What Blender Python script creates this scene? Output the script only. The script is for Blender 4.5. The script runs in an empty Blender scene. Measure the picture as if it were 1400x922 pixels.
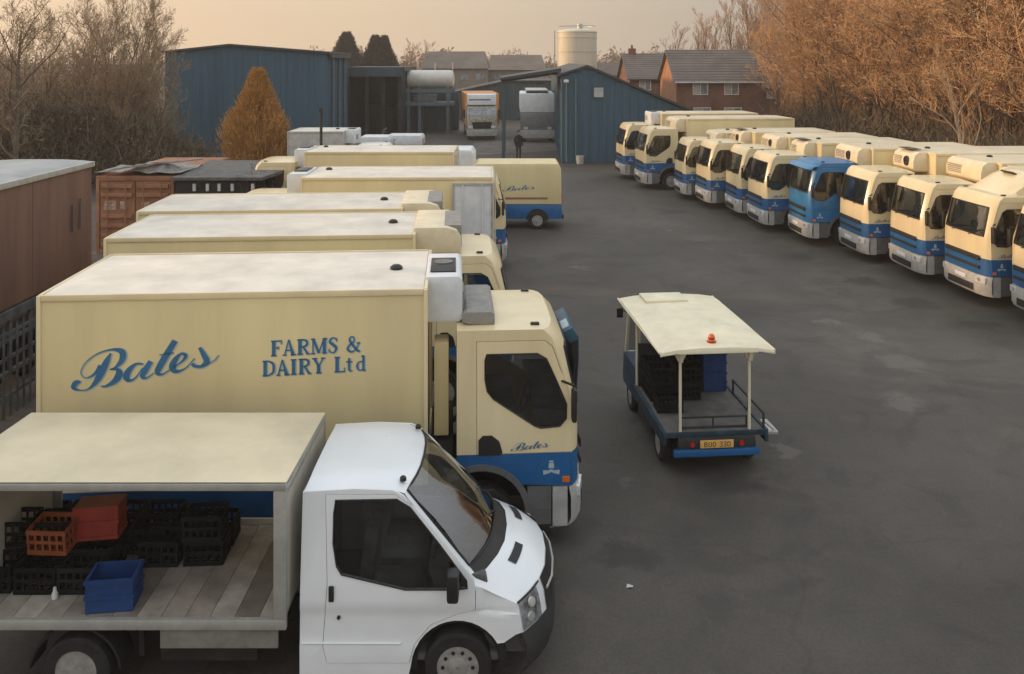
import bpy, bmesh, math, random
from mathutils import Vector, Matrix
from mathutils.geometry import tessellate_polygon
random.seed(7)
SC = bpy.context.scene
COL = SC.collection
PI = math.pi

# ------------------------------------------------------------------ camera, sky, sun, exposure
EYE, FPX, HOR = 6.6, 1200.0, 82.0          # eye height (m), focal length and horizon row in the 1400x922 photograph
cam_data = bpy.data.cameras.new('camera')
cam = bpy.data.objects.new('camera', cam_data)
COL.objects.link(cam)
cam.location = (0, 0, EYE)
cam.rotation_euler = (PI / 2, 0, 0)
cam_data.sensor_width = 36
cam_data.lens = 36 * FPX / 1400
cam_data.shift_y = -(461 - HOR) / 1400
cam_data.clip_start = 0.1
cam_data.clip_end = 3000
SC.camera = cam

SUN_EL, SUN_AZ = math.radians(9), math.radians(-80)     # low sun on the left; azimuth from +Y (north), clockwise
world = bpy.data.worlds.new('World')
SC.world = world
world.use_nodes = True
wn = world.node_tree
wn.nodes.clear()
sky = wn.nodes.new('ShaderNodeTexSky')
sky.sky_type = 'NISHITA'
sky.sun_disc = False
sky.sun_elevation = SUN_EL
sky.sun_rotation = SUN_AZ
sky.altitude = 60
sky.air_density = 1.0
sky.dust_density = 4.5
sky.ozone_density = 1.0
# thin high overcast: the Nishita sky seen through a pale veil, warm towards the sun side
tc = wn.nodes.new('ShaderNodeTexCoord')
sep = wn.nodes.new('ShaderNodeSeparateXYZ')
wn.links.new(tc.outputs['Generated'], sep.inputs[0])
mr = wn.nodes.new('ShaderNodeMapRange')                  # left (sun side) to right
mr.inputs['From Min'].default_value = -0.75
mr.inputs['From Max'].default_value = 0.65
wn.links.new(sep.outputs['X'], mr.inputs['Value'])
rampa = wn.nodes.new('ShaderNodeValToRGB')
rampa.color_ramp.elements[0].color = (9.2, 6.5, 4.1, 1)
rampa.color_ramp.elements[0].position = 0.1
rampa.color_ramp.elements[1].color = (4.1, 3.6, 2.95, 1)
rampa.color_ramp.elements[1].position = 0.72
e = rampa.color_ramp.elements.new(0.5)
e.color = (6.3, 4.95, 3.5, 1)
wn.links.new(mr.outputs[0], rampa.inputs[0])
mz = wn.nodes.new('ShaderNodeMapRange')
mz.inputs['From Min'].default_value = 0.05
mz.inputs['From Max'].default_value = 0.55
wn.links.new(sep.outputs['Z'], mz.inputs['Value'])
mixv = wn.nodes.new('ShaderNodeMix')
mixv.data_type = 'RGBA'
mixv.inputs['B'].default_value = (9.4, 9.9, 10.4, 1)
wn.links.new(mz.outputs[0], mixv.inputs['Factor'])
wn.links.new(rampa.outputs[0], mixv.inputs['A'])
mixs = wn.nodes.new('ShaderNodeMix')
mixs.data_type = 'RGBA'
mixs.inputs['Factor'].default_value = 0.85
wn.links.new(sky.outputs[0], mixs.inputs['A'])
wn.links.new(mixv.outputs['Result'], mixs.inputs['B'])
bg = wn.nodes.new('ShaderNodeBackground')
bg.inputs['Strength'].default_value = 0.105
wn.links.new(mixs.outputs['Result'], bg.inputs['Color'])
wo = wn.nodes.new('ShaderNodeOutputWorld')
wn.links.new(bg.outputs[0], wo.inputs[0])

sl = bpy.data.lights.new('sun', 'SUN')
sl.energy = 2.4
sl.angle = math.radians(4)
sl.color = (1.0, 0.62, 0.32)
so = bpy.data.objects.new('sun', sl)
COL.objects.link(so)
sd = Vector((math.sin(SUN_AZ) * math.cos(SUN_EL), math.cos(SUN_AZ) * math.cos(SUN_EL), math.sin(SUN_EL)))
so.rotation_euler = sd.to_track_quat('Z', 'Y').to_euler()

SC.view_settings.view_transform = 'Standard'
SC.view_settings.look = 'None'
SC.view_settings.exposure = 0.3
SC.view_settings.gamma = 1.0

# ------------------------------------------------------------------ placing by measured position
def atz(px, py, z=0.0):
    d = FPX * (EYE - z) / (py - HOR)
    return Vector(((px - 700) / FPX * d, d, z))
def atd(px, d, z=0.0):
    return Vector(((px - 700) / FPX * d, d, z))
def zat(py, d):
    return EYE - (py - HOR) * d / FPX

# ------------------------------------------------------------------ materials
MATS = {}
def mat(name, col, rough=0.6, metal=0.0, var=0.12, scale=3.0, bump=0.0, bscale=40.0, col2=None, spec=0.4, streak=False, rnd=0.0, coat=0.0):
    if name in MATS: return MATS[name]
    m = bpy.data.materials.new(name)
    m.use_nodes = True
    nt = m.node_tree
    b = nt.nodes['Principled BSDF']
    b.inputs['Roughness'].default_value = rough
    b.inputs['Metallic'].default_value = metal
    b.inputs['Specular IOR Level'].default_value = spec
    b.inputs['Coat Weight'].default_value = coat
    b.inputs['Coat Roughness'].default_value = 0.15
    tcn = nt.nodes.new('ShaderNodeTexCoord')
    src = tcn.outputs['Object']
    oi = nt.nodes.new('ShaderNodeObjectInfo')
    add = nt.nodes.new('ShaderNodeVectorMath'); add.operation = 'ADD'
    mulr = nt.nodes.new('ShaderNodeMath'); mulr.operation = 'MULTIPLY'; mulr.inputs[1].default_value = 37.0
    nt.links.new(oi.outputs['Random'], mulr.inputs[0])
    nt.links.new(src, add.inputs[0]); nt.links.new(mulr.outputs[0], add.inputs[1])
    vec = add.outputs[0]
    mp = nt.nodes.new('ShaderNodeMapping')
    if streak: mp.inputs['Scale'].default_value = (1.0, 1.0, 0.12)
    nt.links.new(vec, mp.inputs[0])
    n1 = nt.nodes.new('ShaderNodeTexNoise')
    n1.inputs['Scale'].default_value = scale; n1.inputs['Detail'].default_value = 6; n1.inputs['Roughness'].default_value = 0.65
    nt.links.new(mp.outputs[0], n1.inputs['Vector'])
    r = nt.nodes.new('ShaderNodeValToRGB')
    r.color_ramp.elements[0].position = 0.32; r.color_ramp.elements[1].position = 0.68
    if col2 is None: col2 = tuple(c * (1 - 2.2 * var) for c in col[:3])
    hi = tuple(min(1, c * (1 + var * 0.5)) for c in col[:3])
    r.color_ramp.elements[0].color = (*col2[:3], 1); r.color_ramp.elements[1].color = (*hi, 1)
    nt.links.new(n1.outputs['Fac'], r.inputs[0])
    out = r.outputs[0]
    if rnd:
        hs = nt.nodes.new('ShaderNodeHueSaturation')
        mv = nt.nodes.new('ShaderNodeMapRange')
        mv.inputs['To Min'].default_value = 1 - rnd; mv.inputs['To Max'].default_value = 1 + rnd
        nt.links.new(oi.outputs['Random'], mv.inputs['Value']); nt.links.new(mv.outputs[0], hs.inputs['Value'])
        nt.links.new(out, hs.inputs['Color']); out = hs.outputs[0]
    nt.links.new(out, b.inputs['Base Color'])
    rr = nt.nodes.new('ShaderNodeMapRange')
    rr.inputs['To Min'].default_value = min(1, rough + 0.12); rr.inputs['To Max'].default_value = max(0.02, rough - 0.08)
    nt.links.new(n1.outputs['Fac'], rr.inputs['Value']); nt.links.new(rr.outputs[0], b.inputs['Roughness'])
    if bump:
        n2 = nt.nodes.new('ShaderNodeTexNoise'); n2.inputs['Scale'].default_value = bscale; n2.inputs['Detail'].default_value = 4
        nt.links.new(vec, n2.inputs['Vector'])
        bp = nt.nodes.new('ShaderNodeBump'); bp.inputs['Strength'].default_value = bump; bp.inputs['Distance'].default_value = 0.02
        nt.links.new(n2.outputs['Fac'], bp.inputs['Height']); nt.links.new(bp.outputs[0], b.inputs['Normal'])
    MATS[name] = m
    return m

cream = mat('cream_paint', (0.72, 0.60, 0.33), 0.45, var=0.07, scale=0.9, streak=True, rnd=0.06, bump=0.05, bscale=2)
cream_cab = mat('cream_cab_paint', (0.74, 0.62, 0.38), 0.32, var=0.06, scale=1.5, streak=True, rnd=0.05, coat=0.3)
grp = mat('box_roof_white', (0.72, 0.665, 0.565), 0.5, var=0.11, scale=1.3, rnd=0.07, bump=0.05, bscale=3)
dirtyroof = mat('dirty_cream_roof', (0.70, 0.61, 0.43), 0.6, var=0.11, scale=.7, bump=0.08, bscale=4)
blue = mat('dairy_blue_paint', (0.012, 0.11, 0.30), 0.38, var=0.12, scale=2, rnd=0.06, coat=0.3)
bluecab = mat('bright_blue_cab_paint', (0.02, 0.17, 0.38), 0.4, var=0.10, scale=3, coat=0.3)
white = mat('van_white_paint', (0.74, 0.77, 0.79), 0.28, var=0.03, scale=1.5, coat=0.5)
offwhite = mat('fridge_white', (0.70, 0.72, 0.73), 0.45, var=0.08, scale=3)
creamfridge = mat('fridge_cream', (0.74, 0.64, 0.44), 0.45, var=0.08, scale=3)
alu = mat('aluminium_trim', (0.50, 0.50, 0.47), 0.42, 0.5, var=0.10, scale=5)
bumperg = mat('grey_plastic', (0.16, 0.165, 0.165), 0.55, var=0.14, scale=4)
bumperl = mat('bumper_light_grey', (0.42, 0.42, 0.40), 0.45, var=0.12, scale=4)
mudg = mat('mudguard_grey', (0.13, 0.135, 0.13), 0.6, var=0.12, scale=4)
black = mat('black_plastic', (0.018, 0.018, 0.019), 0.5, var=0.15, scale=5)
under = mat('underbody_black', (0.022, 0.021, 0.020), 0.8, var=0.25, scale=4)
tyre = mat('tyre_rubber', (0.022, 0.021, 0.020), 0.85, var=0.2, scale=9, bump=0.3, bscale=30)
rim = mat('steel_rim', (0.42, 0.41, 0.39), 0.45, 0.4, var=0.18, scale=8)
lens_w = mat('lamp_clear', (0.75, 0.76, 0.78), 0.12, 0.25, var=0.12, scale=14)
lens_o = mat('lamp_orange', (0.75, 0.17, 0.02), 0.25, var=0.08)
lens_r = mat('lamp_red', (0.42, 0.02, 0.015), 0.25, var=0.08)
letter = mat('blue_lettering', (0.035, 0.15, 0.30), 0.5, var=0.12, scale=4)
letterpale = mat('pale_lettering', (0.42, 0.52, 0.56), 0.5, var=0.12, scale=6)
letteredge = mat('lettering_pale_edge', (0.36, 0.42, 0.40), 0.5, var=0.08, scale=6)
seatm = mat('seat_fabric', (0.15, 0.147, 0.143), 0.9, var=0.3)
greybox = mat('grey_panel', (0.27, 0.26, 0.24), 0.6, var=0.12, scale=6)
yellow = mat('plate_yellow', (0.72, 0.42, 0.12), 0.5, var=0.08, scale=5)
plank = mat('worn_ply_floor', (0.30, 0.26, 0.22), 0.7, var=0.22, scale=3, bump=0.15)
inner = mat('box_inner_lining', (0.52, 0.48, 0.41), 0.6, var=0.08, scale=2)

def glass_mat(name, tint, ior):
    m = bpy.data.materials.new(name); m.use_nodes = True
    nt = m.node_tree; nt.nodes.clear()
    o = nt.nodes.new('ShaderNodeOutputMaterial')
    t = nt.nodes.new('ShaderNodeBsdfTransparent'); t.inputs[0].default_value = (*tint, 1)
    g = nt.nodes.new('ShaderNodeBsdfGlossy'); g.inputs['Roughness'].default_value = 0.04; g.inputs[0].default_value = (1, 1, 1, 1)
    f = nt.nodes.new('ShaderNodeFresnel'); f.inputs[0].default_value = ior
    mx = nt.nodes.new('ShaderNodeMixShader')
    n = nt.nodes.new('ShaderNodeTexNoise'); n.inputs['Scale'].default_value = 1.3
    tcn = nt.nodes.new('ShaderNodeTexCoord'); nt.links.new(tcn.outputs['Object'], n.inputs['Vector'])
    bp = nt.nodes.new('ShaderNodeBump'); bp.inputs['Strength'].default_value = 0.05; bp.inputs['Distance'].default_value = 0.1
    nt.links.new(n.outputs['Fac'], bp.inputs['Height']); nt.links.new(bp.outputs[0], g.inputs['Normal'])
    nt.links.new(f.outputs[0], mx.inputs[0]); nt.links.new(t.outputs[0], mx.inputs[1]); nt.links.new(g.outputs[0], mx.inputs[2])
    nt.links.new(mx.outputs[0], o.inputs[0])
    MATS[name] = m
    return m
glass = glass_mat('cab_glass', (0.74, 0.76, 0.76), 1.55)
screen_glass = glass_mat('windscreen_glass', (0.80, 0.82, 0.82), 2.3)
houseglass = mat('house_window_glass', (0.30, 0.32, 0.34), 0.15, var=0.3, scale=2, spec=0.8)

# ------------------------------------------------------------------ mesh builder
class MB:
    def __init__(s): s.v = []; s.f = []
    def add(s, vs, fs):
        o = len(s.v); s.v += [tuple(p) for p in vs]; s.f += [tuple(i + o for i in f) for f in fs]
        return s
    def box(s, x0, x1, y0, y1, z0, z1):
        return s.add([(x0,y0,z0),(x1,y0,z0),(x1,y1,z0),(x0,y1,z0),(x0,y0,z1),(x1,y0,z1),(x1,y1,z1),(x0,y1,z1)],
                     [(0,3,2,1),(4,5,6,7),(0,1,5,4),(1,2,6,5),(2,3,7,6),(3,0,4,7)])
    def obox(s, c, ax, ay, az):               # box from centre and three half-axis vectors
        c, ax, ay, az = map(Vector, (c, ax, ay, az))
        vs = [c + a*ax + b*ay + d*az for d in (-1,1) for a, b in ((-1,-1),(1,-1),(1,1),(-1,1))]
        return s.add(vs, [(0,3,2,1),(4,5,6,7),(0,1,5,4),(1,2,6,5),(2,3,7,6),(3,0,4,7)])
    def bar(s, a, b, w, h=None, up=(0,0,1)):
        a, b = Vector(a), Vector(b); d = b - a; L = d.length
        if L < 1e-6: return s
        d.normalize(); u = Vector(up)
        if abs(d.dot(u)) > 0.95: u = Vector((0,1,0))
        x = d.cross(u).normalized(); y = x.cross(d)
        h = h or w
        return s.obox((a+b)/2, d*(L/2), x*(w/2), y*(h/2))
    def tube(s, pts, r, n=8, cap=True, closed=False):
        pts = [Vector(p) for p in pts]; m = len(pts)
        rs = r if isinstance(r, (list, tuple)) else [r]*m
        vs = []
        pu = None
        for i, p in enumerate(pts):
            if closed: t = pts[(i+1) % m] - pts[i-1]
            else: t = pts[min(i+1, m-1)] - pts[max(i-1, 0)]
            t.normalize()
            u = pu if pu is not None else (Vector((0,0,1)) if abs(t.z) < 0.9 else Vector((1,0,0)))
            x = t.cross(u)
            if x.length < 1e-4: x = t.cross(Vector((0.3,1,0.2)))
            x.normalize(); y = x.cross(t).normalized(); pu = y
            for k in range(n):
                a = 2*PI*k/n
                vs.append(p + (x*math.cos(a) + y*math.sin(a))*rs[i])
        fs = []
        for i in range(m if closed else m-1):
            j = (i+1) % m
            for k in range(n):
                l = (k+1) % n
                fs.append((i*n+k, i*n+l, j*n+l, j*n+k))
        if cap and not closed:
            fs.append(tuple(reversed(range(n)))); fs.append(tuple(range((m-1)*n, m*n)))
        return s.add(vs, fs)
    def prism(s, prof, y0, y1, axis='y'):     # closed profile in (x,z), extruded along y
        n = len(prof)
        f = (lambda a, b, t: (a, t, b)) if axis == 'y' else ((lambda a, b, t: (t, a, b)) if axis == 'x' else (lambda a, b, t: (a, b, t)))
        vs = [f(a, b, y0) for a, b in prof] + [f(a, b, y1) for a, b in prof]
        fs = [(i, (i+1) % n, n+(i+1) % n, n+i) for i in range(n)]
        tri = tessellate_polygon([[Vector((a, b, 0)) for a, b in prof]])
        fs += [tuple(t) for t in tri] + [tuple(n+i for i in reversed(t)) for t in tri]
        return s.add(vs, fs)
    def lathe(s, prof, c=(0,0,0), n=24, axis='y', cap=True):   # prof: (r, t)
        vs, fs = [], []
        m = len(prof)
        for r, t in prof:
            for k in range(n):
                a = 2*PI*k/n; x, z = r*math.cos(a), r*math.sin(a)
                p = (x, t, z) if axis == 'y' else ((x, z, t) if axis == 'z' else (t, x, z))
                vs.append((p[0]+c[0], p[1]+c[1], p[2]+c[2]))
        for i in range(m-1):
            for k in range(n):
                l = (k+1) % n
                fs.append((i*n+k, i*n+l, (i+1)*n+l, (i+1)*n+k))
        if cap: fs.append(tuple(range(n))); fs.append(tuple(range((m-1)*n, m*n)))
        return s.add(vs, fs)
    def panel(s, loops, fn, thick=0.03, inward=(0,-1,0), zc=(), xc=()):   # 2D loops (outer + holes) -> curved sheet with thickness
        flat = [p for l in loops for p in l]
        tri = tessellate_polygon([[Vector((a, b, 0)) for a, b in l] for l in loops])
        bm = bmesh.new()
        vv = [bm.verts.new((a, b, 0)) for a, b in flat]
        for t in tri:
            try: bm.faces.new([vv[i] for i in t])
            except ValueError: pass
        bmesh.ops.recalc_face_normals(bm, faces=bm.faces)
        for c, no in [((0, z, 0), (0, 1, 0)) for z in zc] + [((x, 0, 0), (1, 0, 0)) for x in xc]:
            bmesh.ops.bisect_plane(bm, geom=bm.verts[:]+bm.edges[:]+bm.faces[:], plane_co=c, plane_no=no, dist=1e-6)
        bm.verts.index_update(); bm.verts.ensure_lookup_table()
        n = len(bm.verts); w = Vector(inward)*thick
        vs = [Vector(fn(v.co.x, v.co.y)) for v in bm.verts]; vs += [p + w for p in vs]
        fs = []
        for f in bm.faces:
            t = [v.index for v in f.verts]; fs.append(tuple(t)); fs.append(tuple(n+i for i in reversed(t)))
        for e in bm.edges:
            if len(e.link_faces) == 1:
                a, b = e.verts[0].index, e.verts[1].index; fs.append((a, b, n+b, n+a))
        bm.free()
        return s.add(vs, fs)
    def grid(s, rows, closed=False):
        m, n = len(rows), len(rows[0])
        vs = [p for r in rows for p in r]
        return s.add(vs, [(i*n+k, i*n+k+1, (i+1)*n+k+1, (i+1)*n+k) for i in range(m-1) for k in range(n-1)])
    def mesh(s, name, bevel=0.0, seg=2, smooth=35):
        me = bpy.data.meshes.new(name)
        bm = bmesh.new()
        vv = [bm.verts.new(p) for p in s.v]
        for f in s.f:
            try: bm.faces.new([vv[i] for i in f])
            except ValueError: pass
        bmesh.ops.remove_doubles(bm, verts=bm.verts, dist=1e-5)
        bmesh.ops.recalc_face_normals(bm, faces=bm.faces)
        if bevel:
            ed = [e for e in bm.edges if len(e.link_faces) == 2 and e.calc_face_angle(0) > math.radians(30)]
            bmesh.ops.bevel(bm, geom=ed, offset=bevel, segments=seg, profile=0.6, affect='EDGES', clamp_overlap=True)
        bm.to_mesh(me); bm.free()
        if smooth:
            me.shade_smooth(); me.set_sharp_from_angle(angle=math.radians(smooth))
        return me

MESH = {}
def part(name, key, fn, material, parent, loc=(0,0,0), rot=(0,0,0), bevel=0.0, label=None, smooth=35, scale=None):
    """fn() -> MB; the mesh is shared by every part built with the same key"""
    k = (key, material.name)
    if k not in MESH:
        me = fn().mesh(name, bevel, smooth=smooth); me.materials.append(material); MESH[k] = me
    o = bpy.data.objects.new(name, MESH[k]); COL.objects.link(o)
    o.location = loc; o.rotation_euler = rot
    if scale: o.scale = scale
    if parent is not None: o.parent = parent
    if label: o['label'] = label
    return o
UID = [0]
def one(name, mb, material, parent=None, bevel=0.0, smooth=35, label=None, loc=(0,0,0), rot=(0,0,0)):
    UID[0] += 1
    return part(name, 'u%d' % UID[0], lambda: mb, material, parent, loc, rot, bevel, label, smooth)
def thing(name, label, cat, loc=(0,0,0), rz=0.0, group=None, scale=1.0):
    o = bpy.data.objects.new(name, None); COL.objects.link(o)
    o.location = loc; o.rotation_euler = (0,0,rz); o.scale = (scale,)*3
    o.empty_display_size = 0.3
    o['label'] = label; o['category'] = cat
    if group: o['group'] = group
    return o
def tag(o, label, cat=None, group=None, kind=None):
    o['label'] = label
    if cat: o['category'] = cat
    if group: o['group'] = group
    if kind: o['kind'] = kind
    return o
def arc(cx, cz, r, a0, a1, n):
    return [(cx + r*math.cos(math.radians(a0+(a1-a0)*i/n)), cz + r*math.sin(math.radians(a0+(a1-a0)*i/n))) for i in range(n+1)]
def rrect(x0, x1, z0, z1, r, n=4):
    return arc(x0+r, z0+r, r, 180, 270, n) + arc(x1-r, z0+r, r, 270, 360, n) + arc(x1-r, z1-r, r, 0, 90, n) + arc(x0+r, z1-r, r, 90, 180, n)

# ------------------------------------------------------------------ painted lettering (thin raised strokes)
def catmull(P, sub=6):
    out = []
    for i in range(len(P)-1):
        p0, p1, p2, p3 = P[max(i-1,0)], P[i], P[i+1], P[min(i+2,len(P)-1)]
        for k in range(sub):
            t = k/sub
            out.append(tuple(0.5*((2*p1[j]) + (-p0[j]+p2[j])*t + (2*p0[j]-5*p1[j]+4*p2[j]-p3[j])*t*t + (-p0[j]+3*p1[j]-3*p2[j]+p3[j])*t**3) for j in range(len(p1))))
    out.append(tuple(P[-1]))
    return out
BOLD = [1.0]
EDGE = [0.0]
def stroke(mb, P, fn, curve=True, lift=0.0):
    P = catmull(P) if curve and len(P) > 2 else [tuple(p) for p in P]
    L, R = [], []
    for i, (x, z, w) in enumerate(P):
        a, b = P[max(i-1,0)], P[min(i+1,len(P)-1)]
        dx, dz = b[0]-a[0], b[1]-a[1]; l = math.hypot(dx, dz) or 1
        w = w*BOLD[0] + EDGE[0]; nx, nz = -dz/l*w/2, dx/l*w/2
        L.append(fn(x+nx, z+nz)); R.append(fn(x-nx, z-nz))
    n = len(P)
    mb.add(L+R, [(i, i+1, n+i+1, n+i) for i in range(n-1)])
# script "Bates": units = x-height
SCRIPT = [
    [(2.35,3.05,.10),(1.95,2.2,.42),(1.45,1.1,.50),(.95,.2,.34),(.3,-.38,.10),(-.5,-.42,.09),(-1.0,-.1,.30),(-.75,.35,.36),(-.35,.35,.12)],
    [(1.35,1.95,.16),(.9,1.1,.20),(.1,.75,.06),(-.35,1.3,.05),(.1,2.3,.06),(1.2,3.1,.08),(2.5,3.4,.16),(3.35,3.1,.42),(3.35,2.3,.40),(2.75,1.6,.16),(2.25,1.45,.07)],
    [(2.25,1.45,.07),(2.9,1.4,.24),(3.1,.9,.52),(2.7,.25,.40),(1.9,-.2,.16),(1.45,-.15,.08)],
    [(5.25,1.75,.10),(4.6,1.8,.20),(3.95,1.2,.40),(3.75,.55,.44),(4.05,.2,.22),(4.6,.5,.10),(5.2,1.4,.08)],
    [(5.95,2.0,.34),(5.45,1.15,.42),(5.2,.55,.34),(5.55,.35,.12),(6.2,.8,.07)],
    [(8.15,3.9,.40),(7.4,2.6,.46),(6.8,1.5,.46),(6.55,.85,.38),(6.95,.6,.14),(7.6,1.0,.07)],
    [(6.7,2.55,.07),(8.0,2.7,.10)],
    [(7.9,1.2,.08),(8.75,1.75,.14),(9.1,2.3,.26),(8.7,2.55,.18),(8.1,1.9,.40),(7.9,1.2,.46),(8.3,.8,.26),(9.1,1.1,.09),(9.9,2.0,.07)],
    [(9.7,1.5,.24),(9.9,1.25,.24),(10.5,1.15,.24),(11.0,1.6,.42),(10.7,2.4,.34),(10.35,3.05,.20)],
    [(10.5,1.15,.08),(11.6,1.6,.06),(12.1,2.2,.05)],
]
def script_mb(fn):
    mb = MB()
    BOLD[0] = 1.35
    for s_ in SCRIPT: stroke(mb, s_, fn)
    BOLD[0] = 1.0
    return mb
T, N = .25, .095
GL = {
 'F': (.85, [[(.27,0,T),(.27,1,T)],[(.08,.02,N),(.46,.02,N)],[(.08,.97,N),(.82,.97,N)],[(.79,.98,.06),(.79,.74,.06)],[(.3,.52,N),(.58,.52,N)],[(.58,.64,.06),(.58,.4,.06)]]),
 'A': (.98, [[(.46,1.02,.08),(.77,0,T)],[(.46,1.0,N),(.17,0,N)],[(.26,.33,N),(.66,.33,N)],[(.04,.02,N),(.32,.02,N)],[(.6,.02,N),(.96,.02,N)]]),
 'R': (.98, [[(.27,0,T),(.27,1,T)],[(.08,.02,N),(.46,.02,N)],[(.08,.97,N),(.55,.97,N)],[(.5,.97,N),(.74,.86,.16),(.74,.62,.17),(.5,.5,N)],[(.3,.5,N),(.52,.5,N)],[(.5,.5,.12),(.8,.03,.17)],[(.72,.02,N),(.97,.02,N)]]),
 'M': (1.22, [[(.2,0,N),(.2,1,N)],[(.22,1,.16),(.6,.04,.18)],[(.6,.04,N),(.98,1,N)],[(1.0,0,T),(1.0,1,T)],[(.05,.02,N),(.35,.02,N)],[(.05,.97,N),(.28,.97,N)],[(.84,.02,N),(1.17,.02,N)],[(.94,.97,N),(1.17,.97,N)]]),
 'S': (.74, [[(.62,.80,.06),(.5,.97,.08),(.28,.95,.12),(.16,.74,.17),(.38,.54,.2),(.6,.32,.18),(.5,.06,.12),(.28,.02,.08),(.1,.22,.06)],[(.62,.98,.05),(.62,.72,.05)],[(.1,.02,.05),(.1,.3,.05)]]),
 '&': (1.05, [[(.9,.55,.07),(.72,.2,.08),(.42,0,.12),(.13,.17,.17),(.25,.45,.14),(.56,.7,.1),(.52,.96,.09),(.32,.96,.1),(.27,.74,.15),(.5,.42,.18),(.85,.04,.15),(1.0,.06,.06)],[(.75,.57,N),(1.0,.57,N)]]),
 'D': (1.0, [[(.27,0,T),(.27,1,T)],[(.08,.02,N),(.5,.02,N)],[(.08,.97,N),(.5,.97,N)],[(.48,.97,N),(.8,.8,.16),(.87,.5,.2),(.8,.2,.16),(.48,.02,N)]]),
 'I': (.54, [[(.27,0,T),(.27,1,T)],[(.08,.02,N),(.46,.02,N)],[(.08,.97,N),(.46,.97,N)]]),
 'Y': (.98, [[(.2,.98,.18),(.5,.46,.17)],[(.82,.98,N),(.52,.46,N)],[(.5,0,T),(.5,.48,T)],[(.32,.02,N),(.7,.02,N)],[(.04,.97,N),(.4,.97,N)],[(.66,.97,N),(.96,.97,N)]]),
 'L': (.84, [[(.27,0,T),(.27,1,T)],[(.08,.97,N),(.46,.97,N)],[(.08,.02,N),(.8,.02,N)],[(.78,.0,.06),(.78,.28,.06)]]),
 't': (.55, [[(.27,.12,.17),(.27,.88,.15)],[(.06,.64,N),(.48,.64,N)],[(.27,.15,.15),(.35,.02,.1),(.5,.08,.05)]]),
 'd': (.8, [[(.58,0,.17),(.58,1,.17)],[(.42,.97,N),(.6,.97,N)],[(.55,.02,N),(.72,.02,N)],[(.52,.6,N),(.26,.58,.1),(.14,.32,.17),(.26,.06,.1),(.52,.08,N)]]),
 ' ': (.55, []),
 'B': (.8, [[(.2,0,.14),(.2,1,.14)],[(.2,.95,.1),(.55,.93,.12),(.58,.6,.12),(.2,.52,.1)],[(.2,.52,.1),(.62,.45,.12),(.62,.08,.12),(.2,.05,.1)]]),
 'U': (.8, [[(.18,1,.14),(.18,.25,.14),(.4,.03,.12),(.62,.25,.14),(.62,1,.14)]]),
 '0': (.75, [[(.36,.98,.12),(.14,.75,.14),(.14,.25,.14),(.36,.02,.12),(.58,.25,.14),(.58,.75,.14),(.36,.98,.12)]]),
 '3': (.7, [[(.1,.9,.12),(.4,.97,.12),(.55,.75,.13),(.3,.54,.12),(.57,.28,.13),(.38,.03,.12),(.08,.1,.12)]]),
}
def text_mb(txt, fn, mb=None, x=0.0, z=0.0):
    mb = mb or MB()
    for ch in txt:
        w, st = GL[ch]
        for s_ in st:
            stroke(mb, [(x+a, z+b, c) for a, b, c in s_], fn, curve=len(s_) > 2)
        x += w
    return mb
# ------------------------------------------------------------------ delivery truck; local frame: +x forward, front of cab at x=0, z up
BX = [(.86,0.0),(1.31,0.0),(1.6,0.0),(1.88,-.01),(2.0,-.03),(2.35,-.11),(2.66,-.18),(2.84,-.25),(2.95,-.37)]
def bx(z):
    for (z0,x0),(z1,x1) in zip(BX, BX[1:]):
        if z <= z1: return x0 + (x1-x0)*max(0,(z-z0))/(z1-z0)
    return BX[-1][1]
def hw(z): return 1.1 if z <= 1.31 else 1.1 - .07*(z-1.31)/1.64
TC = [-1,-.965,-.91,-.83,-.6,-.3,0,.3,.6,.83,.91,.965,1]
def cx(t): return .155*abs(t)**7
def crown(t, z): return .03*(1-t*t)*max(0, min(1, (z-2.72)/.23))
def fpt(t, z): return (bx(z)-cx(t), t*hw(z), z+crown(t, z))
def cab_front():
    mb = MB()
    zs = [1.31,1.6,1.90,2.0,2.35,2.66,2.84,2.95]
    for i in range(len(zs)-1):
        for k in range(len(TC)-1):
            if 1.89 <= zs[i] < 2.65 and -.85 < TC[k] and TC[k+1] < .85: continue
            mb.add([fpt(TC[k],zs[i]),fpt(TC[k+1],zs[i]),fpt(TC[k+1],zs[i+1]),fpt(TC[k],zs[i+1])],[(0,1,2,3)])
    # roof
    xs = [0,-.12,-.35,-.8,-1.25]
    rows = []
    for j, dx in enumerate(xs):
        r = []
        for t in TC:
            p = fpt(t,2.95)
            x = p[0] + (-1.69-p[0])*(-dx/1.25)
            z = 2.95 + .03*(1-t*t) + [0,.02,.03,.03,.01][j]*(1-abs(t)**4)
            r.append((x, p[1], z if j else p[2]))
        rows.append(r)
    mb.grid(rows)
    # rear wall
    mb.grid([[(-1.69, t*hw(2.95), 2.95+(.03*(1-t*t)+.01*(1-abs(t)**4))) for t in TC],[(-1.69,t*1.1,1.31) for t in TC]])
    mb.box(-1.69,-.14,-1.08,1.08,1.28,1.31)
    return mb
WIN = [(-1.29,2.63),(-.60,2.63),(-.48,2.56),(-.36,2.30),(-.21,1.95),(-.215,1.76),(-.30,1.66),(-.56,1.64),(-.64,1.67),(-1.20,2.04),(-1.28,2.14),(-1.31,2.3),(-1.31,2.55)]
DOOR = [(-1.42,2.80),(-.50,2.80),(-.40,2.72),(-.16,2.05),(-.14,1.88),(-.14,1.32),(-1.42,1.32)]
def sideout():
    f = [(bx(z)-.155, z) for z in (1.31,1.6,1.90,2.0,2.35,2.66,2.84,2.95)]
    return f + [(-1.69,2.95),(-1.69,1.31)]
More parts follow.
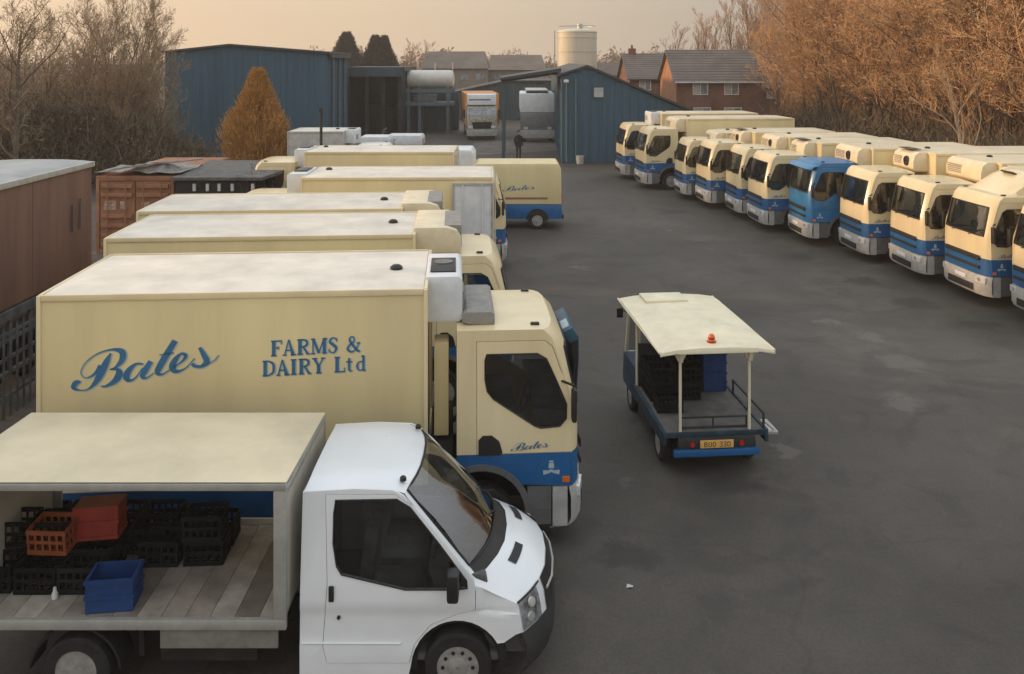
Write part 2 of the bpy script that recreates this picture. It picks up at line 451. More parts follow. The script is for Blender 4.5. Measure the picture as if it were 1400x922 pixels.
def infl(P, d):
    c = Vector((sum(p[0] for p in P)/len(P), sum(p[1] for p in P)/len(P)))
    out = []
    n = len(P)
    for i in range(n):
        a, b, q = Vector(P[i-1]), Vector(P[i]), Vector(P[(i+1) % n])
        e1 = (b-a).normalized(); e2 = (q-b).normalized()
        nn = (Vector((e1.y,-e1.x)) + Vector((e2.y,-e2.x)))
        nn = nn.normalized() if nn.length > 1e-5 else Vector((0,0))
        if nn.dot(b-c) < 0: nn = -nn
        out.append(tuple(b + nn*d))
    return out
def cab_side(s):
    fn = lambda x, z: (x, s*hw(z), z)
    return MB().panel([sideout(), infl(DOOR, .008)], fn, .03, (0,-s,0))
def cab_door(s):
    fn = lambda x, z: (x, s*(hw(z)+.004), z)
    return MB().panel([DOOR, WIN], fn, .035, (0,-s,0))
def ring_seal(P, fn, r=.011): return MB().tube([fn(*p) for p in P], r, 6, closed=True)
def cab_sideglass(s):
    return MB().panel([infl(WIN,.005)], lambda x, z: (x, s*(hw(z)-.014), z), .004, (0,-s,0))
def cab_screen():
    ts = [t for t in TC if abs(t) < .85]; zs = [1.90,2.0,2.35,2.66]
    return MB().grid([[(fpt(t,z)[0]-.012, fpt(t,z)[1], fpt(t,z)[2]) for t in ts] for z in zs])
def screen_seal():
    ts = [t for t in TC if abs(t) < .85]
    P = [fpt(t,1.90) for t in ts] + [fpt(.83,z) for z in (2.0,2.35)] + [fpt(t,2.66) for t in reversed(ts)] + [fpt(-.83,z) for z in (2.35,2.0)]
    return MB().tube(P, .022, 6, closed=True)
def band(s):
    P = [(-.155,.86),(-.155,1.306),(-1.69,1.306),(-1.69,1.06)]
    A = [p for p in arc(-1.37,.5,.66,170,20,18) if p[1] > .862 and p[0] > -1.69]
    P += [(-1.69, .5+math.sqrt(max(0,.66**2-.32**2)))] + [p for p in A if p[0] > -1.685]
    return P
def blue_band():
    mb = MB()
    P = band(1)
    for s in (1,-1): mb.panel([P], lambda x, z: (x, s*1.104, z), .04, (0,-s,0))
    for z0, z1 in ((.86,1.306),):
        rows = [[(bx(z)-cx(t)+.004, t*1.104, z) for t in TC] for z in (.86,1.0,1.15,1.306)]
        mb.grid(rows)
    return mb
def bumper():
    mb = MB()
    def row(z, off): return [(-cx(t)*1.3+off, t*1.1, z) for t in TC]
    mb.grid([row(.855,-.06), row(.85,.02), row(.70,.05), row(.42,.05), row(.32,.0), row(.30,-.25)])
    for s in (1,-1):
        mb.box(-.40,-.2,min(s*1.0,s*1.1),max(s*1.0,s*1.1),.32,.85)
    return mb
def step(s):
    mb = MB()
    y0, y1 = sorted((s*.80, s*1.085))
    mb.prism([(-.74,.34),(-.42,.34),(-.42,.86),(-.74,.86),(-.74,.62),(-.70,.60),(-.70,.55),(-.74,.53)], y0, y1)
    mb.prism([(-.741,.54),(-.43,.54),(-.43,.555),(-.741,.555)], min(s*1.0865,s*1.092), max(s*1.0865,s*1.092))
    return mb
def mudguard(s):
    mb = MB()
    if True:
        o = arc(-1.37,.5,.68,-8,176,20); i = arc(-1.37,.5,.60,-8,176,20)
        n = len(o)
        y0, y1 = s*1.125, s*.78
        vs = [(x,y0,z) for x,z in o]+[(x,y0,z) for x,z in i]+[(x,y1,z) for x,z in i]+[(x,y1,z) for x,z in o]
        fs = []
        for k in range(n-1):
            fs += [(k,k+1,n+k+1,n+k),(n+k,n+k+1,2*n+k+1,2*n+k),(2*n+k,2*n+k+1,3*n+k+1,3*n+k),(3*n+k,3*n+k+1,k+1,k)]
        mb.add(vs, fs)
    return mb
def wheelm(r=.43, w=.26):
    return MB().lathe([(r*.62,-w/2),(r*.9,-w/2),(r*.98,-w*.4),(r,-w*.25),(r,w*.25),(r*.98,w*.4),(r*.9,w/2),(r*.62,w/2),(r*.6,0),(r*.62,-w/2)], n=28, cap=False)
def rimm(r=.43, w=.26, dish=.04):
    return MB().lathe([(r*.63,-w*.47),(r*.55,-w*.44),(r*.5,-w*.3+dish),(r*.3,-w*.32),(r*.28,-w*.5),(r*.16,-w*.54),(r*.05,-w*.54),
                       (r*.05,w*.54),(r*.16,w*.54),(r*.28,w*.5),(r*.3,w*.32),(r*.5,w*.3-dish),(r*.55,w*.44),(r*.63,w*.47)], n=20)
def nuts(r=.43, w=.26, n=8):
    mb = MB()
    for s in (1,-1):
        for k in range(n):
            a = 2*PI*k/n
            mb.lathe([(.016,-.02),(.016,.02)], (r*.4*math.cos(a), s*w*.34, r*.4*math.sin(a)), 6)
    return mb
def wheel(parent, x, y, r=.43, w=.26, key='t', detail=True):
    t = part('wheel', 'tyre'+key, lambda: wheelm(r, w), tyre, parent, (x, y, r))
    part('rim', 'rim'+key, lambda: rimm(r, w), rim, t)
    if detail: part('wheel_nuts', 'nuts'+key, lambda: nuts(r, w), under, t)
    return t
def chassis(L):
    mb = MB()
    for s in (1,-1):
        mb.box(-2.2-L+.1,-.5,s*.42-.04,s*.42+.04,.72,.95)
    for k in range(int(L)+2): mb.box(-2.0-k,-1.94-k,-.4,.4,.76,.9)
    mb.tube([(-1.35,-.95,.43),(-1.35,.95,.43)],.07,8)
    mb.tube([(-1.6-L*.72,-.95,.43),(-1.6-L*.72,.95,.43)],.1,8)
    mb.box(-2.5,-1.75,-.95,-.5,.45,.85); mb.box(-3.0,-2.2,.5,.95,.42,.85)
    mb.box(-1.66,-.45,-.5,.5,.45,1.26)
    # wheel wells
    for s in (1,-1):
        y0, y1 = sorted((s*.55, s*1.0)); mb.box(-1.66,-.74,y0,y1,1.02,1.27)
    return mb
def rear_guards(L, s, g=0):
    mb = MB(); c = -2.2-g-L*.68
    if True:
        y0, y1 = sorted((s*.7, s*1.15))
        pts = arc(c,.43,.56,0,180,14); pi = arc(c,.43,.53,180,0,14)
        mb.prism(pts+pi, y0, y1)
    return mb
def side_guard(L, s, g=0):
    mb = MB()
    a, b = -2.75, -2.2-g-L*.68+.62
    if True:
        y0, y1 = sorted((s*1.206, s*1.236))
        mb.box(-2.1-g-L,a,y0,y1,.62,1.03)
        for x in (a-.2,b+.2,-2.05-g-L):
            q0, q1 = sorted((s*1.08, s*1.205)); mb.box(x-.03,x+.03,q0,q1,.66,.98)
    return mb
def interior():
    mb = MB()
    for y in (-.5,.5):
        mb.box(-1.35,-.85,y-.25,y+.25,1.5,1.72); mb.obox((-1.42,y,2.02),(.06,0,-.015),(0,.23,0),(.03,0,.33)); mb.box(-1.5,-1.42,y-.12,y+.12,2.36,2.52)
    mb.obox((-.4,0,1.7),(.22,0,0),(0,1.0,0),(-.04,0,.16))
    return mb
def steering(y=-.5):
    P = [(-.72+.08*math.sin(a), y+.22*math.cos(a), 1.86+.2*math.sin(a)) for a in [2*PI*k/16 for k in range(16)]]
    m = MB().tube(P, .018, 6, closed=True); m.bar((-.72,y,1.86),(-.5,y,1.7),.05); m.bar((-.72,y-.2,1.86),(-.72,y+.2,1.86),.03)
    return m
def box_body(L, W, z0, z1):
    mb = MB(); mb.box(-L,0,-W,W,z0,z1); return mb
def box_trim(L, W, z0, z1):
    mb = MB(); e = .028; b = .055
    for y in (-W,W):
        for x in (-L,0):
            mb.box(x-b*.5-(.02 if x else -.0)*0, x+b*.5, y-b*.45, y+b*.45, z0-.01, z1+.02)
        mb.box(-L+b*.5+.002,-b*.5-.002,y-b*.4,y+b*.4,z1-.05,z1+.028)
        mb.box(-L+b*.5+.002,-b*.5-.002,y-b*.42,y+b*.42,z0-.02,z0+.06)
    for x in (-L,0):
        mb.box(x-b*.42,x+b*.42,-W+b*.46,W-b*.46,z1-.05,z1+.028)
        mb.box(x-b*.42,x+b*.42,-W+b*.46,W-b*.46,z0-.02,z0+.06)
    return mb
def box_roof(L, W, z1):
    mb = MB(); rows = []
    for x in (-.03,-.3,-L+.3,-L+.03):
        rows.append([(x, t*(W-.035), z1+.012+.045*(1-abs(t)**6)*(1 if -L+.1 < x < -.1 else .3)) for t in (-1,-.9,-.75,-.4,0,.4,.75,.9,1)])
    return mb.grid(rows)
def rear_doors(L, W, z0, z1):
    mb = MB()
    for s in (1,-1):
        y0, y1 = sorted((s*.01, s*(W-.07))); mb.box(-L-.045,-L-.003,y0,y1,z0+.08,z1-.08)
        for y in (s*.3, s*.75): mb.tube([(-L-.07,y,z0+.05),(-L-.07,y,z1-.05)],.015,6)
    return mb
def fridge_body(kind):
    z0, z1 = (2.78,3.42)
    if kind == 'big': return MB().prism([(-.02,3.02),(-.02,3.50),(.60,3.50),(.78,3.44),(.86,3.30),(.86,3.06),(.80,3.02)], -.98, .98)
    if kind == 'box': return MB().prism([(-.02,2.84),(-.02,3.47),(.44,3.47),(.49,3.42),(.49,2.88),(.45,2.84)], -.74, .74)
    P = [(-.02,z0),(-.02,z1),(.30,z1),(.44,z1-.10),(.50,z1-.32),(.50,z0+.10),(.40,z0)]
    W_ = {'wide':.98,'narrow':.70,'box':.74}[kind]
    return MB().prism(P, -W_, W_)
def fridge_grille(kind):
    mb = MB(); W_ = {'wide':.98,'narrow':.70,'box':.74,'big':.98}[kind]
    if kind == 'big':
        return mb.box(.55,.868,-.8,.8,3.30,3.505).box(.862,.872,-.7,.7,3.08,3.26)
    for k in range(5):
        z = 2.98 + k*.055
        mb.box(.495,.512,-W_+.12,-.1,z,z+.028)
    return mb
def fan_ring(r):
    m = MB().lathe([(r,-.02),(r*.9,.02),(r*.86,-.01),(r*.2,-.01),(r*.12,.02)], n=24, axis='x')
    return m
EMB = None
def emblem(mb, fn):
    """small pale crest: a round churn shape over two flourishes"""
    stroke(mb, [(0,.32,.26),(0,.05,.30)], fn, False)
    stroke(mb, [(-.11,.40,.10),(.11,.40,.10)], fn, False)
    stroke(mb, [(-.42,-.16,.24),(-.1,-.12,.14),(0,-.02,.1)], fn)
    stroke(mb, [(.42,-.16,.24),(.1,-.12,.14),(0,-.02,.1)], fn)
    return mb

def make_truck(label, loc, rz, scale=1.0, cab='cream', L=5.2, top=3.48, fridge='wide', fridge_col='cream', gap=0.0, roofm=None, bodym=None,
               roofbox=False, deflector=False, visor=False, panel_up=False, lettering=False, detail=True, handle=True,
               name='delivery_truck', group=None, box=True, side=(1,-1), fans=0, rear_detail=True, lamp_bar=False, cabkw=None):
    T_ = thing(name, label, 'truck', loc, rz, group, scale)
    cm = cream_cab if cab == 'cream' else (bluecab if cab == 'blue' else white)
    bm_ = blue if cab != 'blue' else bluecab
    part('cab_shell', 'cabfront', cab_front, cm, T_)
    for s in (1,-1):
        part('cab_side', 'cabside%d' % s, lambda: cab_side(s), cm, T_)
        d = part('door', 'door%d' % s, lambda: cab_door(s), cm, T_)
        part('window_seal', 'wseal%d' % s, lambda: ring_seal(WIN, lambda x, z: (x, s*(hw(z)+.006), z)), black, d)
        part('window', 'wglass%d' % s, lambda: cab_sideglass(s), glass, d)
        part('door_handle', 'dh%d' % s, lambda: MB().prism([(-1.40,1.30),(-1.40,1.5),(-1.34,1.56),(-1.22,1.56),(-1.12,1.48),(-1.08,1.34),(-1.10,1.30)], min(s*1.09,s*1.118), max(s*1.09,s*1.118)), black, d)
        w = part('wing_mirror', 'mir%d' % s, lambda: MB().box(-.16,-.09,min(s*1.13,s*1.27),max(s*1.13,s*1.27),1.76,2.20), black, T_, bevel=.03)
        part('mirror_arm', 'mirarm%d' % s, lambda: MB().bar((-.3,s*1.03,2.26),(-.12,s*1.2,2.24),.025), black, w)
    part('windscreen', 'screen', cab_screen, screen_glass, T_)
    part('windscreen_seal', 'sseal', screen_seal, black, T_)
    part('wiper', 'wiper', lambda: MB().bar((.01,-.5,1.86),(-.02,.35,2.03),.02).bar((.01,.3,1.86),(-.03,.85,2.1),.02), black, T_)
    part('blue_band', 'band', blue_band, bm_, T_)
    part('bumper', 'bumper', bumper, bumperl, T_, bevel=0)
    part('grille', 'grille', lambda: MB().box(.006,.03,-.80,.80,1.24,1.37).box(.006,.03,-.80,.80,1.02,1.10).box(.05,.066,-.60,.60,.40,.58), black, T_, bevel=.008)
    for s in (1,-1):
        part('step', 'step%d' % s, lambda: step(s), mudg, T_)
        part('mudguard', 'mudg%d' % s, lambda: mudguard(s), mudg, T_)
    for s in (1,-1):
        part('headlight', 'hl%d' % s, lambda: MB().prism(rrect(-.17,.17,-.085,.085,.03), -.03, .03, 'x'), lens_w, T_, (-.012,s*.84,.735), (0,0,s*.22), bevel=.01)
        part('headlight_bowl', 'hlb', lambda: MB().lathe([(.06,-.01),(.055,.012),(.02,.006)], (0,0,0), 14, 'x'), greybox, T_, (.022,s*.80,.735), (0,0,s*.22))
        part('indicator', 'ind%d' % s, lambda: MB().box(-.05,.05,-.012,.012,-.04,.04), lens_o, T_, (-.22,s*1.1,.95), bevel=.008)
        part('roof_marker', 'mk', lambda: MB().box(-.06,.06,-.035,.035,0,.045), black, T_, (-.62,s*.86,2.955), bevel=.012)
    part('number_plate', 'npl', lambda: MB().box(.052,.068,-.26,.26,.64,.75), offwhite, T_, bevel=.005)
    part('chassis', 'ch%.2f%.2f' % (L, gap), lambda: chassis(L+gap-.1), under, T_)
    part('cab_interior', 'inter', interior, seatm, T_)
    part('steering_wheel', 'steer', steering, black, T_)
    for s in (1,-1): wheel(T_, -1.36, s*.95, detail=detail)
    xr = -2.2-gap-L*.68
    for s in (1,-1):
        wheel(T_, xr, s*1.02, key='t', detail=detail)
        wheel(T_, xr, s*.72, key='t', detail=False)
    for s in (1,-1):
        part('rear_mudguard', 'rg%.2f%d%.2f' % (L, s, gap), lambda: rear_guards(L, s, gap), black, T_)
        part('side_guard', 'sg%.2f%d%.2f' % (L, s, gap), lambda: side_guard(L, s, gap), blue, T_)
    if box:
        bx0 = -2.10-gap; W = 1.2
        b = part('box_body', 'bb%.2f_%.2f' % (L, top), lambda: box_body(L, W, 1.0, top), bodym or cream, T_, (bx0,0,0), bevel=.012)
        part('corner_trim', 'bt%.2f_%.2f' % (L, top), lambda: box_trim(L, W, 1.0, top), bodym or cream_cab, b, bevel=.008)
        part('box_roof', 'br%.2f_%.2f' % (L, top), lambda: box_roof(L, W, top), roofm or grp, b)
        if rear_detail:
            part('rear_doors', 'rd%.2f_%.2f' % (L, top), lambda: rear_doors(L, W, 1.0, top), grp, b)
        part('roof_vent', 'rv', lambda: MB().lathe([(.09,0),(.09,.04),(.05,.07),(.01,.07)], axis='z', n=16), black, b, (-.45,-.2,top+.05))
        if fridge:
            fm = creamfridge if fridge_col == 'cream' else offwhite
            f = part('fridge_unit', 'fr'+fridge, lambda: fridge_body(fridge), fm, b, (0,0,top-3.40), bevel=.03)
            part('fridge_grille', 'fg'+fridge, lambda: fridge_grille(fridge), greybox, f)
            if fridge in ('box','narrow'):
                part('fan_grille', 'fgt', lambda: MB().box(.04,.40,-.5,.34,3.472,3.49), black, f, bevel=.006)
                part('fan', 'fan', lambda: MB().lathe([(.14,0),(.14,.012),(.03,.02)], axis='z', n=20), bumperg, f, (.22,.05,3.491))
            for k in range(fans):
                part('fan', 'fan2', lambda: fan_ring(.17), black, f, (.515,.25+.45*k,3.10))
        part('bulkhead_panel', 'bp', lambda: MB().box(.10,.30,-.80,-.40,1.45,2.72), cream, b, bevel=.02)
        part('battery_box', 'bbx', lambda: MB().box(.06,.36,-.95,.6,.75,1.40), under, b, bevel=.03)
    if roofbox:
        part('roof_air_unit', 'rbx', lambda: MB().prism([(-1.62,3.02),(-1.62,3.10),(-1.55,3.15),(-1.22,3.15),(-1.17,3.12),(-1.17,2.98),(-1.5,2.98)], -.86, .62), greybox, T_, bevel=.01)
    if deflector:
        def dfl():
            mb = MB()
            rows = []
            for u, x, z, w in ((0,-.55,3.0,.92),(.3,-.85,3.16,.9),(.7,-1.25,3.42,.86),(.9,-1.5,3.54,.8),(1,-1.68,3.56,.78)):
                rows.append([(x-.10*abs(t)**3, t*w, z-.10*abs(t)**4) for t in (-1,-.9,-.6,-.2,.2,.6,.9,1)])
            mb.grid(rows)
            for s in (0,-1):
                r = [q[s] for q in rows]
                mb.grid([r, [(p[0], p[1]*1.05, 2.96) for p in r]])
            return mb
        d = part('wind_deflector', 'dfl', dfl, cream_cab, T_)
        part('deflector_vent', 'dflv', lambda: MB().obox((-1.32,.05,3.475),(.09,0,.042),(0,.26,0),(-.01,0,.02)), black, d, bevel=.01)
    if visor:
        part('sun_visor', 'vis', lambda: MB().grid([[(fpt(t,2.80)[0]+dx, t*1.08, 2.83+dz+crown(t,2.84)) for t in TC] for dx, dz in ((-.02,.03),(.14,0),(.26,-.10),(.25,-.12),(.12,-.03),(-.02,0))]), cm, T_)
    if panel_up:
        def pup():
            P = [(-.16,2.60),(.0,2.68),(.10,2.54),(.10,2.2),(.06,1.60),(.01,1.57),(-.02,1.75),(.03,2.15),(-.04,2.46)]
            return MB().prism(P, -.1, 1.0)
        q = part('raised_front_panel', 'pup', pup, mat('faded_teal_panel', (.028,.085,.13), .45, var=.15), T_, bevel=.02, label='blue front panel hinged up in front of the windscreen')
        part('panel_lining', 'pupl', lambda: MB().prism([(-.03,2.46),(.08,2.50),(.085,2.2),(.05,1.64),(.02,1.62),(.0,1.76),(.04,2.15)], -.114, -.102), black, q)
        part('panel_badge', 'pupb', lambda: MB().obox((-.08,.2,2.647),(.05,0,.025),(0,.18,0),(-.003,0,.008)), letterpale, q)
    # crest and small script name on both sides, as painted
    for s in (1,-1):
        part('painted_crest', 'emb%d' % s, lambda: emblem(MB(), lambda a, c: (-.42+a*.26*(-s), s*1.1085, 1.09+c*.26)), letterpale, T_)
        part('painted_name', 'nm%d' % s, lambda: script_mb(lambda a, c: ((-.92 if s < 0 else -.36)+a*.040*(-s), s*1.112, 1.36+c*.028)), letter, T_)
    if lettering:
        part('script_lettering', 'scr', lambda: script_mb(lambda a, c: (-6.48+a*.140, -1.2045, 2.40+c*.130+a*.006)), letter, T_)
        def block():
            mb = MB()
            text_mb('FARMS &', lambda a, c: (-4.13+a*.185, -1.2045, 2.725+c*.20+a*.006), mb)
            text_mb('DAIRY Lt', lambda a, c: (-4.24+a*.185, -1.2045, 2.465+c*.20+a*.006), mb)
            text_mb('d', lambda a, c: (-4.24+(a+6.57)*.185, -1.2045, 2.465+c*.20+(a+6.57)*.006), mb)
            return mb
        part('block_lettering', 'blk', block, letter, T_)
        def edged(f, e):
            EDGE[0] = e; m = f(); EDGE[0] = 0.0
            m.v = [(x+.012, y+.0015, z-.006) for x, y, z in m.v]
            return m
        part('lettering_edge', 'scre', lambda: edged(lambda: script_mb(lambda a, c: (-6.48+a*.140, -1.2045, 2.40+c*.130+a*.006)), .12), letteredge, T_)
        part('lettering_edge', 'blke', lambda: edged(block, .045), letteredge, T_)
    return T_
# ------------------------------------------------------------------ ground
def ground_material():
    m = bpy.data.materials.new('worn_asphalt'); m.use_nodes = True
    nt = m.node_tree; b = nt.nodes['Principled BSDF']
    tcn = nt.nodes.new('ShaderNodeTexCoord'); v = tcn.outputs['Object']
    def noise(sc, det=6, rough=.6, dist=0):
        n = nt.nodes.new('ShaderNodeTexNoise'); n.inputs['Scale'].default_value = sc; n.inputs['Detail'].default_value = det
        n.inputs['Roughness'].default_value = rough; n.inputs['Distortion'].default_value = dist
        nt.links.new(v, n.inputs['Vector']); return n
    def ramp(src, els):
        r = nt.nodes.new('ShaderNodeValToRGB'); 
        while len(r.color_ramp.elements) < len(els): r.color_ramp.elements.new(.5)
        for e_, (p, c) in zip(r.color_ramp.elements, els): e_.position = p; e_.color = (*c, 1)
        nt.links.new(src, r.inputs[0]); return r
    n1 = noise(.16, 5, .6, .4)
    r1 = ramp(n1.outputs['Fac'], [(.30,(.054,.049,.043)),(.52,(.077,.070,.062)),(.72,(.112,.102,.090))])
    n2 = noise(1.1, 8, .7, .6)
    r2 = ramp(n2.outputs['Fac'], [(.30,(.76,.76,.76)),(.5,(.97,.96,.95)),(.74,(1.26,1.23,1.18))])
    mx = nt.nodes.new('ShaderNodeMix'); mx.data_type = 'RGBA'; mx.blend_type = 'MULTIPLY'; mx.inputs['Factor'].default_value = 1
    nt.links.new(r1.outputs[0], mx.inputs['A']); nt.links.new(r2.outputs[0], mx.inputs['B'])
    n3 = noise(22, 8, .8)
    r3 = ramp(n3.outputs['Fac'], [(.3,(.74,.74,.74)),(.7,(1.26,1.25,1.22))])
    mx2 = nt.nodes.new('ShaderNodeMix'); mx2.data_type = 'RGBA'; mx2.blend_type = 'MULTIPLY'; mx2.inputs['Factor'].default_value = 1
    nt.links.new(mx.outputs['Result'], mx2.inputs['A']); nt.links.new(r3.outputs[0], mx2.inputs['B'])
    # dried spills: sparse pale patches
    n4 = noise(.42, 5, .62, .9)
    r4 = ramp(n4.outputs['Fac'], [(.64,(0,0,0)),(.74,(1,1,1))])
    n5 = noise(.5, 3, .5, 2.0)
    r5 = ramp(n5.outputs['Fac'], [(.36,(1,1,1)),(.44,(0,0,0))])
    mx3 = nt.nodes.new('ShaderNodeMix'); mx3.data_type = 'RGBA'
    nt.links.new(r4.outputs[0], mx3.inputs['Factor']); nt.links.new(mx2.outputs['Result'], mx3.inputs['A'])
    mx3.inputs['B'].default_value = (.14,.133,.122,1)
    mx4 = nt.nodes.new('ShaderNodeMix'); mx4.data_type = 'RGBA'
    md = nt.nodes.new('ShaderNodeMath'); md.operation = 'MULTIPLY'; md.inputs[1].default_value = .22
    nt.links.new(r5.outputs[0], md.inputs[0])
    nt.links.new(md.outputs[0], mx4.inputs['Factor']); nt.links.new(mx3.outputs['Result'], mx4.inputs['A'])
    mx4.inputs['B'].default_value = (.020,.019,.018,1)
    # tar seams
    vo = nt.nodes.new('ShaderNodeTexVoronoi'); vo.feature = 'DISTANCE_TO_EDGE'; vo.inputs['Scale'].default_value = .22
    dn = noise(.9, 4, .6); av = nt.nodes.new('ShaderNodeVectorMath'); av.operation = 'ADD'
    nt.links.new(v, av.inputs[0]); nt.links.new(dn.outputs['Color'], av.inputs[1]); nt.links.new(av.outputs[0], vo.inputs['Vector'])
    rs = ramp(vo.outputs['Distance'], [(.0,(.55,.55,.55)),(.012,(1,1,1))])
    mx5 = nt.nodes.new('ShaderNodeMix'); mx5.data_type = 'RGBA'; mx5.blend_type = 'MULTIPLY'; mx5.inputs['Factor'].default_value = .8
    mx5.inputs['Factor'].default_value = .28; nt.links.new(mx4.outputs['Result'], mx5.inputs['A']); nt.links.new(rs.outputs[0], mx5.inputs['B'])
    cur = mx5.outputs['Result']
    def spot(x, y, rx, ry, col, amt):
        nonlocal cur
        wn_ = noise(2.2, 5, .65)
        sb = nt.nodes.new('ShaderNodeVectorMath'); sb.operation = 'SUBTRACT'; sb.inputs[1].default_value = (.5,.5,.5)
        nt.links.new(wn_.outputs['Color'], sb.inputs[0])
        scn = nt.nodes.new('ShaderNodeVectorMath'); scn.operation = 'SCALE'; scn.inputs['Scale'].default_value = 1.3
        nt.links.new(sb.outputs[0], scn.inputs[0])
        ad_ = nt.nodes.new('ShaderNodeVectorMath'); ad_.operation = 'ADD'; nt.links.new(v, ad_.inputs[0]); nt.links.new(scn.outputs[0], ad_.inputs[1])
        s1 = nt.nodes.new('ShaderNodeVectorMath'); s1.operation = 'SUBTRACT'; s1.inputs[1].default_value = (x, y, 0); nt.links.new(ad_.outputs[0], s1.inputs[0])
        s2_ = nt.nodes.new('ShaderNodeVectorMath'); s2_.operation = 'MULTIPLY'; s2_.inputs[1].default_value = (1/rx, 1/ry, 0); nt.links.new(s1.outputs[0], s2_.inputs[0])
        ln = nt.nodes.new('ShaderNodeVectorMath'); ln.operation = 'LENGTH'; nt.links.new(s2_.outputs[0], ln.inputs[0])
        mp_ = nt.nodes.new('ShaderNodeMapRange'); mp_.interpolation_type = 'SMOOTHSTEP'
        mp_.inputs['From Min'].default_value = .45; mp_.inputs['From Max'].default_value = 1.15
        mp_.inputs['To Min'].default_value = amt; mp_.inputs['To Max'].default_value = 0; nt.links.new(ln.outputs['Value'], mp_.inputs['Value'])
        m_ = nt.nodes.new('ShaderNodeMix'); m_.data_type = 'RGBA'; m_.inputs['B'].default_value = (*col, 1)
        nt.links.new(mp_.outputs[0], m_.inputs['Factor']); nt.links.new(cur, m_.inputs['A']); cur = m_.outputs['Result']
    for px, py, rx, ry in ((1232,496,.5,.6),(1236,552,.45,.5),(1068,618,.22,.35),(1190,462,.35,.4),(1130,440,.5,.3)):
        q = atz(px, py); spot(q.x, q.y, rx, ry, (.15,.138,.118), .5)
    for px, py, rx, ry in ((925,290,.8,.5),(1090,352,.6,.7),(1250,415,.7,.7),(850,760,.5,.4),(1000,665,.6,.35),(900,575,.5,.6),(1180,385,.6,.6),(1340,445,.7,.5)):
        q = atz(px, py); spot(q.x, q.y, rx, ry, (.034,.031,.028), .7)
    nt.links.new(cur, b.inputs['Base Color'])
    rr = nt.nodes.new('ShaderNodeMapRange'); rr.inputs['To Min'].default_value = .55; rr.inputs['To Max'].default_value = .95
    nt.links.new(n2.outputs['Fac'], rr.inputs['Value']); nt.links.new(rr.outputs[0], b.inputs['Roughness'])
    b.inputs['Specular IOR Level'].default_value = .3
    bp = nt.nodes.new('ShaderNodeBump'); bp.inputs['Strength'].default_value = .35; bp.inputs['Distance'].default_value = .02
    nb = noise(35, 5, .7); nt.links.new(nb.outputs['Fac'], bp.inputs['Height']); nt.links.new(bp.outputs[0], b.inputs['Normal'])
    return m
asphalt = ground_material()
earth = mat('rough_earth_and_grass', (0.075, 0.062, 0.038), 0.95, var=0.25, scale=.25, bump=.4, bscale=3)
g = one('ground', MB().grid([[(x, y, 0) for x in (-900,-200,0,200,900)] for y in (-60,100,400,1400)]), earth)
g['kind'] = 'structure'
yard = MB()
yard.add([(-45,-20,.004),(16.5,-20,.004),(28,10,.004),(24,60,.004),(14,100,.004),(-45,100,.004)],[(0,1,2,3,4,5)])
y_ = one('yard_asphalt', yard, asphalt); y_['kind'] = 'structure'
conc = mat('pale_concrete', (0.15, 0.135, 0.115), 0.85, var=.18, scale=.8, bump=.1)
pc = MB()
a, b_, c, d = atz(640,214), atz(762,206), atz(758,186), atz(648,196)
pc.add([(p.x,p.y,.008) for p in (a,b_,c,d)],[(0,1,2,3)])
p_ = one('concrete_apron', pc, conc); p_['kind'] = 'structure'
lit = mat('litter_white', (.6,.6,.58), .7)
for k,(px,py,sz) in enumerate(((861,804,.05),)):
    q = atz(px,py)
    o = one('scrap_of_paper', MB().add([(-.045,-.02,.005),(.035,-.03,.02),(.045,.02,.008),(-.03,.03,.025),(0,0,.03)],[(0,1,4),(1,2,4),(2,3,4),(3,0,4)]), lit, loc=(q.x,q.y,.01))
    tag(o, 'small crumpled white scrap of paper lying on the open asphalt', 'litter')

# ------------------------------------------------------------------ the trucks
YW = math.radians(3.8)
def truck_left(front_px, d_side, **kw):
    """near side plane passes through front_px at distance d_side"""
    yaw = kw.pop('yaw', YW); s = kw.get('scale', 1.0)
    f = Vector((math.cos(yaw), math.sin(yaw), 0)); w = Vector((math.sin(yaw), -math.cos(yaw), 0))
    p = atd(front_px, d_side) - w*1.1*s
    return make_truck(loc=(p.x, p.y, 0), rz=yaw, **kw)
LG = 'cream and blue dairy trucks parked in the left row'
truck_left(796, 11.85, label='cream dairy truck with blue Bates script on its box, right behind the white van', group=LG,
           L=4.95, top=3.545, fridge='box', fridge_col='white', roofbox=True, panel_up=True, lettering=True)
truck_left(702, 16.3, label='second cream truck back, grey unit on its cab roof just behind the lettered truck', group=LG,
           L=5.5, top=3.38, fridge='big', fridge_col='cream', roofbox=True, gap=-.27)
truck_left(640, 19.3, label='third cream truck back in the left row, low box with a plain cream fridge unit', group=LG,
           L=5.6, top=3.34, fridge='big', fridge_col='cream', gap=-.65)
# fourth: faces the other way, one rear door folded open against its side
YL = math.radians(3.0)
f = atd(672, 22.6)
L4 = 4.95
t4 = make_truck('cream truck facing away to the left with a tall white rear door folded open', (f.x-L4-2.1, f.y+1.2+.1, 0), PI+YL*0.4,
                L=L4, top=3.52, fridge='box', fridge_col='white', group=LG)
def opendoor():
    mb = MB(); mb.box(0,1.0,-.05,0,1.02,3.40); return mb
dm = part('open_rear_door', 'ord', opendoor, offwhite, t4, (-2.1-L4+.02,1.27,0), label='white inner face of the rear door folded against the side')
part('door_frame', 'ordf', lambda: MB().box(-.03,.03,.002,.02,1.02,3.4).box(.97,1.03,.002,.02,1.02,3.4).box(.031,.969,.002,.02,3.34,3.4), bumperl, dm)
part('locking_bar', 'ordb', lambda: MB().tube([(.25,.025,1.1),(.25,.025,3.35)],.018,6).tube([(.75,.025,1.1),(.75,.025,3.35)],.018,6), offwhite, dm)
